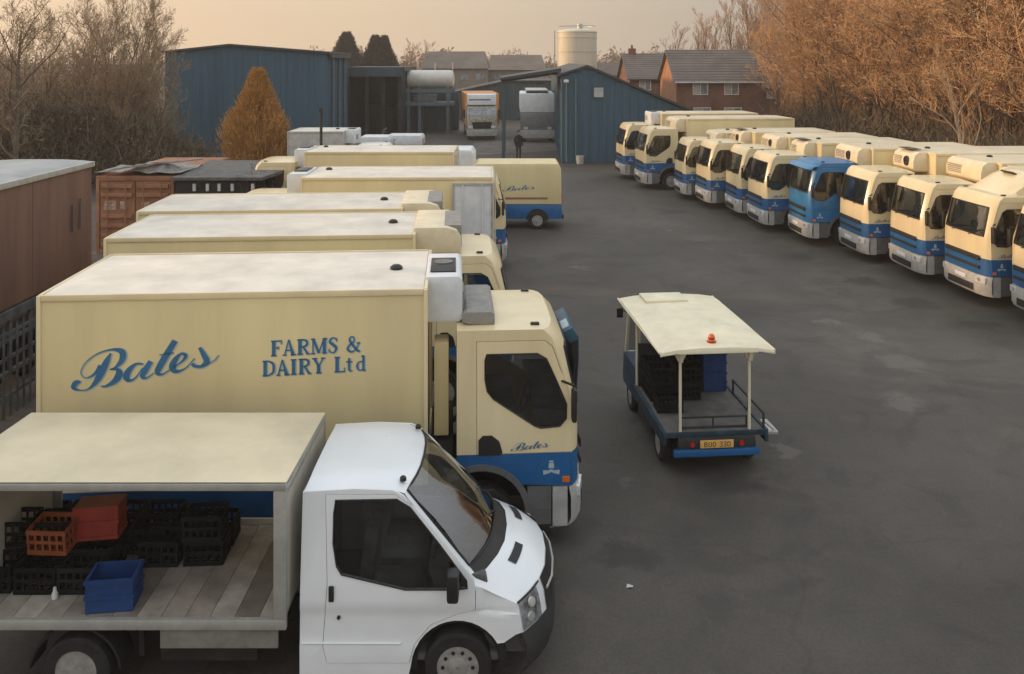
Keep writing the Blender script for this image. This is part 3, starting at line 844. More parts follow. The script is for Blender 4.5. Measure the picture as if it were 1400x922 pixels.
truck_left(693, 27.4, label='truck whose cream and blue cab just shows past the folded white door', group=LG, L=3.2, top=2.95, fridge=None)
f5 = atd(620, 31)
make_truck('tan sided truck facing away to the left, farthest long box of the left row', (f5.x-5.25-2.1, f5.y+1.2, 0), PI, L=5.25, top=3.32, fridge='box', fridge_col='white', group=LG)

# right row, cabs towards the left
YR = math.radians(2.6)
RG = 'dairy trucks parked in the right row'
def truck_right(front_px, d, **kw):
    yaw = kw.pop('yaw', YR); s = kw.get('scale', 1.0)
    yaw += math.radians(random.Random(int(front_px)).uniform(-1.1,1.1))
    f = Vector((-math.cos(yaw), -math.sin(yaw), 0)); w = Vector((math.sin(yaw), -math.cos(yaw), 0))
    p = atd(front_px, d) - w*1.05*s
    return make_truck(loc=(p.x, p.y, 0), rz=PI+yaw, group=RG, name='delivery_truck', roofm=dirtyroof, **kw)
truck_right(1452, 20.6, label='truck at the right picture edge, only the front corner of its cream cab in view', fridge='wide', L=5.5)
truck_right(1347, 23.2, label='cream truck with a tall sloping wind deflector on its cab roof', fridge='wide', deflector=True, L=5.5, top=3.5)
truck_right(1258, 25.7, label='cream and blue truck parked next to the wind deflector truck, wide fridge above its cab', fridge='wide', L=5.6, top=3.55, gap=.25)
truck_right(1181, 28.3, label='cream and blue truck parked between the all blue cab and the wide fridge truck', fridge='narrow', L=5.2, top=3.55, gap=.2, fans=1)
truck_right(1104, 30.9, label='truck with an all blue cab and a blue sun visor', cab='blue', visor=True, fridge='wide', L=4.1, top=3.45, gap=.2, fans=1)
truck_right(1044, 33.4, label='cream cab truck directly beyond the all blue cab', fridge='narrow', L=3.8, top=3.4, gap=.1)
truck_right(1009, 36.0, label='second cream truck beyond the all blue cab, round black fan on its fridge', fridge='wide', L=3.7, top=3.4, fans=1)
truck_right(967, 38.5, label='third cream truck beyond the all blue cab, black fridge fan beside its box', fridge='narrow', L=3.6, top=3.4, fans=1)
truck_right(934, 41.0, label='low cream truck beside the big far pair, orange tinted fridge over the cab', fridge='wide', L=4.0, top=3.3, scale=.96)
truck_right(880, 44.3, label='tall cream truck near the blue shed, long box standing forward of the row', fridge='wide', L=5.3, top=3.42, scale=1.05, yaw=math.radians(4))
truck_right(851, 48.0, label='farthest cream truck, half hidden beside the blue shed wall', fridge='box', fridge_col='white', L=5.2, top=3.52, scale=1.03, yaw=math.radians(4))
# ------------------------------------------------------------------ white dropside van with open box, foreground; local +x forward, nose at x=0
def vx(t, xc, set_, p=2.6): return xc - set_*abs(t)**p
VT = [-1,-.93,-.8,-.6,-.35,0,.35,.6,.8,.93,1]
# longitudinal stations: (x centre, z centre, half width, setback at the edge, drop at the edge)
VS = {
 'roofback': (-2.62, 2.15, .84, .00, .05), 'roofmid': (-2.1, 2.18, .83, .00, .05), 'roofnear': (-1.70, 2.165, .82, .03, .05),
 'rooffront': (-1.46, 2.11, .80, .13, .05),
 'screenbase': (-.66, 1.40, .90, .30, .10),
 'hood1': (-.52, 1.31, .93, .36, .11), 'hood2': (-.28, 1.20, .95, .30, .13), 'hoodlip': (-.085, 1.05, .93, .33, .05),
 'grille': (-.03, .93, .96, .36, .03), 'chin': (.0, .72, .985, .36, 0), 'bump': (.03, .60, .99, .34, 0), 'bumplow': (.01, .36, .985, .32, 0), 'under': (-.12, .27, .96, .28, 0)}
def vpt(st, t):
    x, z, w, sb, dr = VS[st]
    return (vx(t, x, sb), t*w, z - dr*abs(t)**3)
def vgrid(sts, ts=VT): return [[vpt(s_, t) for t in ts] for s_ in sts]
def lerp_rows(a, b, n):
    return [[tuple(pa[j]+(pb[j]-pa[j])*k/n for j in range(3)) for pa, pb in zip(a, b)] for k in range(n+1)]
V_SCR = .93
def van_roof():
    mb = MB(); mb.grid(vgrid(['roofback','roofmid','roofnear','rooffront']))
    return mb
def van_hood():
    mb = MB(); mb.grid(vgrid(['hood1','hood2','hoodlip'])); return mb
def van_nose(): return MB().grid(vgrid(['hoodlip','grille','chin']))
def van_bump(): return MB().grid(vgrid(['chin','bump','bumplow','under']))
def pillar(s):
    mb = MB()
    tA, tB = (.93*s, 1.0*s)
    r0, r1 = vpt('rooffront', tA), vpt('rooffront', tB); b0, b1 = vpt('screenbase', tA), vpt('screenbase', tB)
    rows = [[tuple(r0[j]+(b0[j]-r0[j])*k/6 for j in range(3)), tuple(r1[j]+(b1[j]-r1[j])*k/6 for j in range(3))] for k in range(7)]
    mb.grid(rows)
    q0, q1 = vpt('hood1', tA), vpt('hood1', tB)
    mb.add([b0,b1,q1,q0],[(0,1,2,3)])
    return mb
def van_screen():
    ts = [t for t in VT if abs(t) <= .93]
    a = [vpt('rooffront', t) for t in ts]; b = [vpt('screenbase', t) for t in ts]
    rows = lerp_rows(a, b, 5)
    for k, r in enumerate(rows):
        bul = .05*math.sin(PI*k/5)
        rows[k] = [(p[0]+bul*.6-.006, p[1], p[2]+bul*.8-.006) for p in r]
    return MB().grid(rows)
def van_scuttle():
    ts = [t for t in VT if abs(t) <= .93]
    return MB().grid([[tuple(c-.004 for c in vpt('screenbase', t)) for t in ts], [tuple(c-.006 for c in vpt('hood1', t)) for t in ts]])
BELT = 1.12
def vy(z):                                # side surface half width
    if z >= BELT: return .972 - .122*((z-BELT)/(2.12-BELT))
    if z >= .97: return .972 + .012*(BELT-z)/.15
    if z >= .93: return .984 - .014*(.97-z)/.04
    if z >= .64: return .970 + .012*(.93-z)/.29
    if z >= .60: return .982 + .010*(.64-z)/.04
    return .992
VWIN = [(-2.30,2.02),(-1.66,2.03),(-1.52,1.95),(-1.22,1.60),(-.93,1.24),(-.92,1.17),(-1.05,1.155),(-1.56,1.155),(-2.22,1.30),(-2.27,1.38),(-2.31,1.6),(-2.31,1.9)]
VDOOR = [(-2.40,2.075),(-1.68,2.075),(-1.46,1.93),(-1.18,1.62),(-.86,1.24),(-.84,1.14),(-.84,.95),(-1.05,.90),(-1.30,.80),(-1.47,.60),(-1.52,.42),(-2.36,.42),(-2.40,.6),(-2.36,1.2)]
def vside_loop():
    P = [(-2.64,.30),(-2.64,2.10)]
    P += [(-2.1,2.13),(-1.70,2.115),(-1.59,2.06)]
    r, b = vpt('rooffront', 1), vpt('screenbase', 1)
    P += [(r[0]+(b[0]-r[0])*k/4, r[2]+(b[2]-r[2])*k/4) for k in (1,2,3,4)]
    for st in ('hood1','hood2','hoodlip','grille','chin'):
        q = vpt(st, 1); P.append((q[0], q[2]))
    P += [(-.42,.70),(-.545,.62)]
    P += arc(-1.02,.36,.48,32,176,14)
    P += [(-1.52,.30)]
    return P
def vfn(s): return lambda x, z: (x, s*min(vy(z), 9 if x < -.9 else 9) , z)
def side_y(x, z):
    y = vy(z)
    # blend to the hood and nose edge widths forwards of the screen base
    if x > -.84:
        if z > .9: tgt = .90+.03*min(1,(x+.84)/.3)
        else: tgt = .965
        k = min(1, max(0, (z-.75)/.4))*min(1,(x+.84)/.12); y = y*(1-k)+tgt*k if z > .75 else y
    return y
VZC = (1.7,1.4,1.12,1.05,.97,.93,.85,.75,.64,.60,.45)
def van_side(s):
    mb = MB(); mb.panel([vside_loop(), infl(VDOOR,.006)], lambda x, z: (x, s*side_y(x,z), z), .03, (0,-s,0), VZC, (-.84,-.72,-.6,-.45,-.3)); return mb
def van_door(s):
    return MB().panel([VDOOR, VWIN], lambda x, z: (x, s*(side_y(x,z)+.004), z), .035, (0,-s,0), VZC)
def van_glass(s):
    return MB().panel([infl(VWIN,.004)], lambda x, z: (x, s*(side_y(x,z)-.008), z), .004, (0,-s,0))
def subdiv_loop(P, n=3):
    out = []
    for i in range(len(P)):
        a, b = P[i], P[(i+1) % len(P)]
        out += [(a[0]+(b[0]-a[0])*k/n, a[1]+(b[1]-a[1])*k/n) for k in range(n)]
    return out
van_x = atd(755, 9.0).x + .05
V = thing('tipper_van', 'white cab van with an open sided cargo box in the foreground', 'van', (van_x, 9.99, 0), 0)
V.name = 'box_van'
part('cab_roof', 'v1', van_roof, white, V, smooth=50)
part('bonnet', 'v2', van_hood, white, V, smooth=60)
part('nose_panel', 'v3', van_nose, white, V, smooth=60)
bp_ = part('front_bumper', 'v4', van_bump, mat('van_bumper_dark', (.035,.037,.038), .5, var=.12, scale=4), V, smooth=60)
for s in (1,-1):
    part('windscreen_pillar', 'vp%d' % s, lambda: pillar(s), white, V, smooth=60)
    part('cab_side', 'vs%d' % s, lambda: van_side(s), white, V)
    d = part('door', 'vd%d' % s, lambda: van_door(s), white, V)
    part('window', 'vw%d' % s, lambda: van_glass(s), glass, d)
    part('window_seal', 'vws%d' % s, lambda: ring_seal(VWIN, lambda x, z: (x, s*(side_y(x,z)+.006), z), .009), black, d)
    part('door_handle', 'vdh%d' % s, lambda: MB().box(-2.345,-2.29,min(s*.975,s*1.0),max(s*.975,s*1.0),1.04,1.20), black, d, bevel=.012)
    part('lock', 'vlk%d' % s, lambda: MB().lathe([(.018,-.01),(.018,.012)], (-2.24, s*.99, .88), 10), black, d)
    part('wing_mirror', 'vm%d' % s, lambda: MB().box(-1.12,-1.00,min(s*1.02,s*1.20),max(s*1.02,s*1.20),1.14,1.42).bar((-1.0,s*.94,1.2),(-1.05,s*1.05,1.24),.06), black, V, bevel=.03)
    part('headlight', 'vh%d' % s, lambda: MB().grid([[ (lambda p: (p[0]+.012, p[1]+s*.010, p[2]))(tuple(vpt(a_, t*s)[j]*(1-u)+vpt(b_, t*s)[j]*u for j in range(3))) for t in (.72,.8,.88,.94,.985)] for a_, b_, u in (('hoodlip','grille',.12),('hoodlip','grille',.8),('grille','chin',.35),('grille','chin',.9))]), mat('headlamp_lens', (.42,.43,.45), .1, .5, var=.3, scale=16), V, smooth=60)
    part('headlight_bulb', 'vhb%d' % s, lambda: MB().lathe([(.05,0),(.045,.018),(.02,.02)], (0,0,0), 14, 'x'), alu, V, (vpt('grille', .86*s)[0]+.012, vpt('grille', .86*s)[1]+s*.02, .955), (0,-.35,s*.75))
    part('headlight_bulb', 'vhb2%d' % s, lambda: MB().lathe([(.05,0),(.045,.018),(.02,.02)], (0,0,0), 14, 'x'), alu, V, (vpt('chin', .88*s)[0]-.01, vpt('chin', .88*s)[1]+s*.0, .82), (0,-.1,s*.75))
    part('headlight_trim', 'vht%d' % s, lambda: MB().tube([ (lambda p: (p[0]+.012,p[1]+s*.008,p[2]))(vpt('hoodlip', t*s)) for t in (.66,.75,.85,.93,1.0)], .011, 6), black, V)
    part('bonnet_vent', 'vbv%d' % s, lambda: MB().grid([[ (lambda p: (p[0], p[1], p[2]+.008))(tuple(vpt('hood1',t)[j]*(1-u)+vpt('hood2',t)[j]*u for j in range(3))) for t in ([.28*s,.40*s,.52*s,.62*s])] for u in (.45,.62,.80)]), black, V, smooth=60)
    part('roof_lamp', 'vrl', lambda: MB().lathe([(.035,0),(.035,.03),(.022,.045)], axis='z', n=12), black, V, (-1.62 if s < 0 else -1.60, s*.66, 2.13))
    part('arch_liner', 'val%d' % s, lambda: MB().tube([(x, s*.90, z) for x, z in arc(-1.02,.36,.47,-5,185,18)], .05, 6), under, V)
part('windscreen', 'vsc', van_screen, screen_glass, V, smooth=60)
part('windscreen_seal', 'vss', lambda: MB().tube([tuple(vpt('rooffront', t)[j]+(0,0,.004)[j] for j in range(3)) for t in VT if abs(t) <= .93] + [tuple(c+.004 for c in vpt('screenbase', t)) for t in reversed([t for t in VT if abs(t) <= .93])], .014, 6, closed=True), black, V)
part('scuttle', 'vscu', van_scuttle, black, V, smooth=60)
part('wiper', 'vwip', lambda: MB().bar((-.66,.1,1.42),(-.98,-.55,1.55),.018).bar((-.68,.62,1.40),(-.92,.12,1.63),.018), black, V)
part('grille', 'vgr', lambda: MB().grid([[ (vpt(a_, t)[0]+.012, vpt(a_, t)[1], vpt(a_, t)[2]) for t in (-.6,-.35,0,.35,.6)] for a_ in ('hoodlip','grille','chin')]), black, V, smooth=60)
part('grille_bar', 'vgb', lambda: MB().tube([(vpt('grille', t)[0]+.028, vpt('grille', t)[1], .93) for t in (-.58,-.35,0,.35,.58)], .014, 6), alu, V)
part('cab_rear_wall', 'vrw', lambda: MB().panel([[( -.84,2.1),(.84,2.1),(.97,1.1),(.97,.3),(-.97,.3),(-.97,1.1)]], lambda a, c: (-2.635,a,c), .03, (1,0,0)), white, V)
part('door_trim_strip', 'vts', lambda: MB().tube([(-2.62,-.995,.62),(-1.6,-.998,.62)],.009,6), white, V)
def vinter():
    mb = MB()
    for y0, y1 in ((-.72,-.22),(-.08,.78)):
        mb.box(-1.95,-1.42,y0,y1,.75,.98); mb.obox((-1.98,(y0+y1)/2,1.30),(.07,0,-.02),(0,(y1-y0)/2,0),(.04,0,.36))
        mb.box(-2.05,-1.96,(y0+y1)/2-.13,(y0+y1)/2+.13,1.68,1.88)
    mb.obox((-.98,0,1.12),(.30,0,-.03),(0,.88,0),(-.06,0,.16))
    mb.box(-2.5,-.6,-.9,.9,.38,.46); mb.box(-.75,-.2,-.8,.8,.4,.95); mb.box(-2.59,-2.55,-.84,.84,.4,1.9)
    return mb
part('cab_interior', 'vin', vinter, seatm, V, bevel=.03)
part('steering_wheel', 'vst', lambda: MB().tube([(-1.30+.09*math.sin(a), -.46+.2*math.cos(a), 1.30+.17*math.sin(a)) for a in [2*PI*k/18 for k in range(18)]], .017, 6, closed=True).bar((-1.3,-.46,1.3),(-1.12,-.46,1.2),.05), black, V)
def rim_slots():
    mb = MB()
    for s2 in (1,-1):
        for k in range(10):
            a = 2*PI*k/10
            mb.lathe([(.020,-.012),(.020,.012)], (.155*math.cos(a), s2*.098, .155*math.sin(a)), 8)
    return mb
for s in (1,-1):
    w0 = wheel(V, -1.02, s*.86, r=.35, w=.22, key='v')
    o = part('rim_slots', 'vrs', rim_slots, black, w0); o['kind'] = 'stuff'
for s in (1,-1):
    w_ = part('wheel', 'tyrev', lambda: wheelm(.35,.22), tyre, V, (-4.98+.05, s*.90, .33))
    part('rim', 'rimv2', lambda: MB().lathe([(.22,-.10),(.20,-.09),(.17,.0),(.09,.01),(.085,-.06),(.05,-.075),(.01,-.075),(.01,.02),(.2,.05),(.22,.08)], n=20), rim, w_, rot=(0,0,0 if s < 0 else PI))
# cargo body
CXF, CXR = -2.76, -6.38                    # front and rear of the body
NY, FY = -1.04, .80                        # near and far side (local y)
RZ = 2.30
def vroof():
    mb = MB(); rows = []
    for x in (CXR, CXR+.15, -5.2, -4, CXF-.15, CXF):
        rows.append([(x, NY-.02+(FY-NY+.04)*u, RZ - .045*u + (.03*math.sin(PI*u) if CXR+.1 < x < CXF-.1 else 0)) for u in (0,.08,.3,.5,.7,.92,1)])
    mb.grid(rows)
    mb.grid([[(p[0],p[1],p[2]-.02) for p in r] for r in rows])
    return mb
part('cargo_roof', 'vcr', vroof, dirtyroof, V)
part('roof_rail', 'vrr', lambda: MB().box(CXR,CXF,NY-.03,NY+.03,RZ-.085,RZ-.012).box(CXR,CXF,FY-.03,FY+.03,RZ-.16,RZ-.06).box(CXF-.05,CXF+.0,NY+.032,FY-.032,RZ-.14,RZ-.05), alu, V, bevel=.008)
def vpost():
    mb = MB()
    mb.box(CXF-.14,CXF,FY-.035,FY+.025,.90,RZ-.162)
    # rounded gusset at the far top corner
    mb.prism([(CXF-.142,RZ-.163),(CXF-.142,RZ-.45)] + [(CXF-.142-.22+.22*math.cos(a), RZ-.40+.22*math.sin(a)) for a in (0,.4,.8,1.2,1.57)] + [(CXF-.142-.30,RZ-.163)], FY-.02, FY+.02)
    return mb
part('corner_post', 'vcp', vpost, alu, V)
part('corner_post', 'vcp2', lambda: MB().box(CXF-.13,CXF,NY-.025,NY+.035,.901,RZ-.087), alu, V, bevel=.006)
part('headboard', 'vhd', lambda: MB().box(CXF-.03,CXF-.004,NY+.04,FY-.04,.95,RZ-.15), inner, V)
part('end_panel', 'vep', lambda: MB().box(CXR,CXR+.30,NY+.01,FY-.04,.92,RZ-.1).box(CXR,CXR+.4,FY-.036,FY-.01,.92,RZ-.16), inner, V)
plankrng = random.Random(8)
nb = 13; pw = (CXF-.031-CXR-.31)/nb
for k in range(nb):
    tone = plankrng.choice([0,1,1,2])
    pm_ = mat('floor_plank_%d' % tone, [(0.22,0.19,0.16),(0.30,0.26,0.22),(0.38,0.34,0.29)][tone], .7, var=.2, scale=3, bump=.15, rnd=.12)  # mixed board tones imitate bright streaks of light falling on the floor
    part('floor_plank', 'vfp', lambda: MB().box(0,pw-.006,NY+.035,FY-.036,.84,.905), pm_, V, (CXR+.31+k*pw, 0, 0))
part('floor_rail', 'vfr', lambda: MB().box(CXR,CXF,NY-.03,NY+.033,.80,.90).box(CXR,CXF,FY-.034,FY+.03,.80,.90), alu, V, bevel=.008)
part('side_board', 'vsb', lambda: MB().box(-5.6,CXF-.145,FY-.03,FY-.005,.902,.975), inner, V)
part('rear_side_board', 'vsb2', lambda: MB().box(-4.05,-2.85,NY+.0,NY+.03,.60,.798), mat('dirty_side_board', (.20,.19,.17), .7, var=.2), V)
part('frame_rails', 'vch', lambda: MB().box(-6.2,-2.2,-.45,-.37,.5,.78).box(-6.2,-2.2,.37,.45,.5,.78).box(-4.1,-3.1,-.9,-.5,.38,.62).bar((-3.95,-.9,.80),(-4.05,-.86,.42),.06).bar((-4.3,-.9,.80),(-4.3,-.86,.42),.05).box(-5.3,-4.4,-.98,-.96,.2,.24).tube([(-4.93,-.8,.33),(-4.93,.8,.33)],.06,8), under, V)
for s in (1,-1): part('rear_mudguard', 'vrm%d' % s, lambda: MB().prism(arc(-4.93,.33,.48,5,175,14)+arc(-4.93,.33,.455,175,5,14), min(s*.72,s*1.02), max(s*.72,s*1.02)), black, V)

# ------------------------------------------------------------------ crates
crate_black = mat('crate_black', (0.010, 0.012, 0.012), 0.85, var=.15, scale=6, rnd=.3, spec=.15)
crate_red = mat('crate_red', (0.30, 0.035, 0.02), 0.5, var=.15, scale=6)
crate_orange = mat('crate_orange', (0.30, 0.085, 0.03), 0.5, var=.15, scale=6)
crate_blue = mat('crate_blue', (0.010, 0.045, 0.16), 0.5, var=.15, scale=6)
def crate_mesh(w=.44, d=.34, h=.28):
    mb = MB(); t = .014
    X, Y = w/2, d/2
    for z0, z1 in ((0,.05),(h*.46,h*.58),(h-.05,h)):
        mb.box(-X,X,-Y,-Y+t,z0,z1); mb.box(-X,X,Y-t,Y,z0,z1); mb.box(-X,-X+t,-Y+t,Y-t,z0,z1); mb.box(X-t,X,-Y+t,Y-t,z0,z1)
    for k in range(6):
        x = -X+.02+(w-.04)*k/5
        for y in (-Y+.002,Y-t-.0): mb.box(x-.012,x+.012,y,y+t*.8,.05,h-.05)
    for k in range(5):
        y = -Y+.02+(d-.04)*k/4
        for x in (-X+.002,X-t): mb.box(x,x+t*.8,y-.012,y+.012,.05,h-.05)
    for k in range(1,5): mb.box(-X+t,X-t,-Y+d*k/5-.01,-Y+d*k/5+.01,.012,.024)
    for k in range(1,5): mb.box(-X+w*k/5-.01,-X+w*k/5+.01,-Y+t,Y-t,.025,.034)
    return mb
def crate_solid(w=.42, d=.36, h=.34):
    mb = MB(); t = .018; X, Y = w/2, d/2
    mb.box(-X,X,-Y,-Y+t,0,h); mb.box(-X,X,Y-t,Y,0,h); mb.box(-X,-X+t,-Y+t,Y-t,0,h); mb.box(X-t,X,-Y+t,Y-t,0,h); mb.box(-X+t,X-t,-Y+t,Y-t,0,.02)
    for z in (h*.42,h-.04): mb.box(-X-.012,X+.012,-Y-.012,-Y+.0,z,z+.035).box(-X-.012,X+.012,Y,Y+.012,z,z+.035).box(-X-.012,-X,-Y,Y,z,z+.035).box(X,X+.012,-Y,Y,z,z+.035)
    return mb
def crate(lab, m, p, rz=0, rx=0, solid=False, grp=None, scale=None):
    o = part('milk_crate', 'crs' if solid else 'cr', crate_solid if solid else crate_mesh, m, None, p, (rx,0,rz), scale=scale)
    return tag(o, lab, 'crate', grp)
vo = V.location
fl = .91
def vp(px, py, z): return atz(px, py, z)
q = vp(146, 838, fl); crate('blue plastic crate on the near edge of the van floor', crate_blue, (q.x, q.y+.18, fl), .12, solid=True, scale=(1.12,1,.98))
rng = random.Random(3)
BG_ = 'black milk crates stacked on the van floor'
ni = 0
spots = []
for gy in range(4):
    for gx in range(4):
        x = -5.62 + gx*.47 + gy*.02; y = 10.62 - gy*.37
        if y < 9.5: continue
        hgt = 2 if (gx, gy) in ((0,2),(1,2)) else 1
        if gx == 3 and gy > 1: hgt = 0
        for k in range(hgt): spots.append((x, y, fl+k*.285, gx, gy, k))
spots += [(-3.98,9.99,fl,8,0,0),(-3.50,10.02,fl,9,0,0),(-3.50,10.02,fl+.285,9,0,1),(-3.98,10.42,fl,10,0,0),(-3.50,10.44,fl,11,0,0)]
for x, y, z, gx, gy, k in spots:
    crate(('%s black van crate, stack %s from the left, %s row' % (('lower','upper')[k], ('one','two','three','four')[gx], ('farthest','second','third','nearest')[gy])) if gx < 8 else '%s black van crate of the %s stack nearest the cab' % (('lower','upper')[k], ('near left','near right','far left','far right')[gx-8]), crate_black, (x+rng.uniform(-.02,.02), y+rng.uniform(-.02,.02), z), rng.uniform(-.06,.06), grp=BG_)
q = atd(156, 10.1); crate('red crate standing upside down on the black crates in the van', crate_red, (q.x-.12, 10.02, fl+.285+.37), .15, PI-.10, solid=True, scale=(1.15,1.0,1.05))
q = atd(86, 9.95); crate('faded orange slatted crate on the black crates at the left of the van', crate_orange, (q.x+.02, 9.75, fl+.30), -.05, .12)
q = vp(75, 812, fl+.05)
o = one('milk_bottle_cap', MB().lathe([(.03,0),(.035,.05),(.02,.08),(.014,.12)], axis='z', n=12), lit, loc=(q.x,q.y,fl)); o.name = 'plastic_bottle'
tag(o, 'small white bottle standing on the van floor left of the blue crate', 'bottle')

# ------------------------------------------------------------------ milk float; local +x forward (cab end), rear at x=0
floatgrey = mat('float_deck_grey', (0.13, 0.125, 0.115), 0.7, var=.2, scale=3, bump=.2)
floatdark = mat('float_dark_frame', (0.03, 0.034, 0.038), 0.6, var=.2, scale=5)
canopym = mat('float_canopy_cream', (0.76, 0.69, 0.50), 0.5, var=.08, scale=2)
fr = atd(979, 13.95)
FO = -.65
MF = thing('milk_float', 'small open milk float with a cream canopy roof parked alone on the asphalt', 'milk float', (fr.x, fr.y, 0), PI/2+math.radians(5))
def mf_deck(): return MB().box(.02,2.09,-.80,.80,.60,.68)
part('deck', 'mfd', mf_deck, floatgrey, MF, bevel=.012)
part('deck_rail', 'mfr', lambda: MB().box(.0,2.1,.801,.86,.50,.70).box(.0,2.1,-.86,-.801,.50,.70).box(.0,.018,-.80,.80,.62,.70), mat('float_rail_paint', (.022,.05,.075), .6, var=.3, scale=5), MF, bevel=.008)
part('tail_panel', 'mft', lambda: MB().box(-.03,.0,-.62,.62,.44,.62), floatdark, MF, bevel=.006)
part('tail_beam', 'mfb', lambda: MB().box(-.06,.02,-.70,.70,.32,.435), blue, MF, bevel=.02)
pl = part('number_plate', 'mfp', lambda: MB().box(-.055,-.032,-.27,.27,.455,.575), yellow, MF, bevel=.005)
part('plate_lettering', 'mfpl', lambda: text_mb('BU0 330', lambda a, c: (-.0575, .22-a*.088, .475+c*.08)), black, pl)
for s in (1,-1):
    part('rear_lamp', 'mfl', lambda: MB().lathe([(.04,-.03),(.04,.0),(.03,.012)], n=12, axis='x'), lens_r, MF, (-.04, s*.40, .52))
part('chassis', 'mfc', lambda: MB().box(.15,3.0,-.55,.55,.28,.58).box(.95,1.9,-.82,.82,.26,.57), floatdark, MF, bevel=.02)
for s in (1,-1):
    wheel(MF, .62, s*.70, r=.27, w=.18, key='m', detail=False)
    wheel(MF, 2.7, s*.70, r=.27, w=.18, key='m', detail=False)
    p1 = part('canopy_post', 'mfps', lambda: MB().tube([(.06,0,.66),(.06,0,1.98)],.024,8).prism([(.0,1.80),(.12,1.80),(.24,1.985),(-.06,1.985)], -.03, .03).prism([(-.032,1.80),(.032,1.80),(.13,1.985),(-.13,1.985)], .035, .085, 'x'), canopym, MF, (0, s*.565, 0))
    part('canopy_post', 'mfpf', lambda: MB().tube([(2.06,0,.66),(2.06,0,1.98)],.024,8), canopym, MF, (0, s*.80, 0))
def mf_canopy():
    mb = MB(); rows = []
    xs = [(-.10,.0),(-.08,.05),(.3,.07),(1.2,.09),(2.75,.09),(3.05,.07),(3.12,.02)]
    for x, h in xs:
        rows.append([(x, t*.93, 2.0 + h - .07*abs(t)**3) for t in (-1,-.92,-.7,-.35,0,.35,.7,.92,1)])
    mb.grid(rows); mb.grid([[(p[0], p[1], 1.965) for p in r] for r in (rows[0], rows[-1])])
    for r in (rows[0], rows[-1]): mb.grid([r, [(p[0],p[1],1.965) for p in r]])
    for k in (0,-1): mb.grid([[q[k] for q in rows],[(q[k][0],q[k][1],1.965) for q in rows]])
    return mb
cn = part('canopy', 'mfcn', mf_canopy, canopym, MF)
part('canopy_gutter', 'mfg', lambda: MB().tube([(-.08,-.93,1.985),(3.1,-.93,1.985)],.02,6).tube([(-.08,.93,1.985),(3.1,.93,1.985)],.02,6), canopym, cn)
bc = part('beacon', 'mfbc', lambda: MB().lathe([(.055,0),(.05,.10),(.03,.13),(.01,.135)], axis='z', n=14), lens_o, cn, (.17,.02,2.06))
part('beacon_base', 'mfbb', lambda: MB().lathe([(.075,0),(.075,.03),(.05,.035)], axis='z', n=14), lens_r, bc, (0,0,-.01))
part('beacon_core', 'mfbq', lambda: MB().lathe([(.052,0),(.06,.02),(.052,.04)], axis='z', n=14), lens_r, bc, (0,0,.045))
def mf_cab():
    mb = MB()
    for s in (1,-1):
        mb.bar((4.28,s*.76,.94),(4.05,s*.74,2.0),.06); mb.bar((3.28,s*.76,.94),(3.28,s*.74,2.0),.06)
    mb.box(3.24,4.2,-.80,.80,1.90,1.955)
    return mb
cb = part('cab', 'mfcab', mf_cab, canopym, MF, (-1.15,0,0), bevel=.015)
part('cab_body', 'mfcabb', lambda: MB().prism([(3.25,.42),(3.25,.95),(4.35,.95),(4.42,.5),(4.38,.36),(3.3,.36)], -.80, .80), mat('float_cab_blue', (.02,.05,.09), .5, var=.2), cb, bevel=.015)
part('windscreen', 'mfws', lambda: MB().obox((4.165,0,1.47),(.005,0,.001),(0,.72,0),(-.11,0,.50)), glass, cb)
part('roof_hatch', 'mfrh', lambda: MB().box(3.55,4.12,-.25,.55,2.06,2.125), canopym, cb, bevel=.02)
part('headboard', 'mfhb', lambda: MB().box(3.16,3.2,-.78,.78,.68,1.45), floatdark, MF, (-1.12,0,0))
part('wing_mirror', 'mfm', lambda: MB().box(4.1,4.14,.86,.98,1.66,1.84).bar((4.12,.74,1.78),(4.12,.88,1.78),.02), black, cb, bevel=.015)
part('wing_mirror', 'mfm2', lambda: MB().box(4.1,4.14,-.98,-.86,1.66,1.84).bar((4.12,-.74,1.78),(4.12,-.88,1.78),.02), black, cb, bevel=.015)
part('driver_seat', 'mfs', lambda: MB().box(3.32,3.8,-.4,.3,.95,1.15).box(3.3,3.38,-.4,.3,1.15,1.6), seatm, cb, bevel=.03)
for s in (1,-1):
    part('deck_side_bar', 'mfdb', lambda: MB().bar((.1,0,.92),(1.55,0,.92),.03).bar((.1,0,.66),(.1,0,.93),.03).bar((1.55,0,.66),(1.55,0,.93),.03).bar((.8,0,.66),(.8,0,.93),.025), floatdark, MF, (0, s*-.815 if s > 0 else .815, 0)) if s > 0 else None
part('outrigger_step', 'mfo', lambda: MB().box(.25,.75,-1.12,-.862,.50,.55).bar((.3,-1.1,.53),(.3,-.87,.72),.03), alu, MF, bevel=.008)
part('tail_rail', 'mftr', lambda: MB().bar((.16,-.55,.70),(.16,.55,.70),.03).bar((.16,-.55,.86),(.16,.55,.86),.025).bar((.16,-.55,.66),(.16,-.55,.87),.025).bar((.16,0,.66),(.16,0,.87),.025).bar((.16,.55,.66),(.16,.55,.87),.025), floatdark, MF)
mfw = Matrix.Translation(MF.location) @ Matrix.Rotation(PI/2+math.radians(5), 4, 'Z')
FGRP = 'crates stacked at the front of the milk float deck'
def fcrate(lab, m, x, y, z, grp=None, solid=False):
    p = mfw @ Vector((x, y, z)); crate(lab, m, p, math.radians(5)+rng.uniform(-.04,.04), solid=solid, grp=grp)
for gx in range(2):
    for gy in range(3):
        for k in range(2):
            if gy == 2 and gx == 1: continue
            fcrate('%s dark float crate, %s stack from the left, %s row' % (('bottom','top')[k], ('first','second','third')[gy], ('front','rear')[gx]), crate_black, 1.84-gx*.37, .52-gy*.46, .69+k*.285, FGRP)
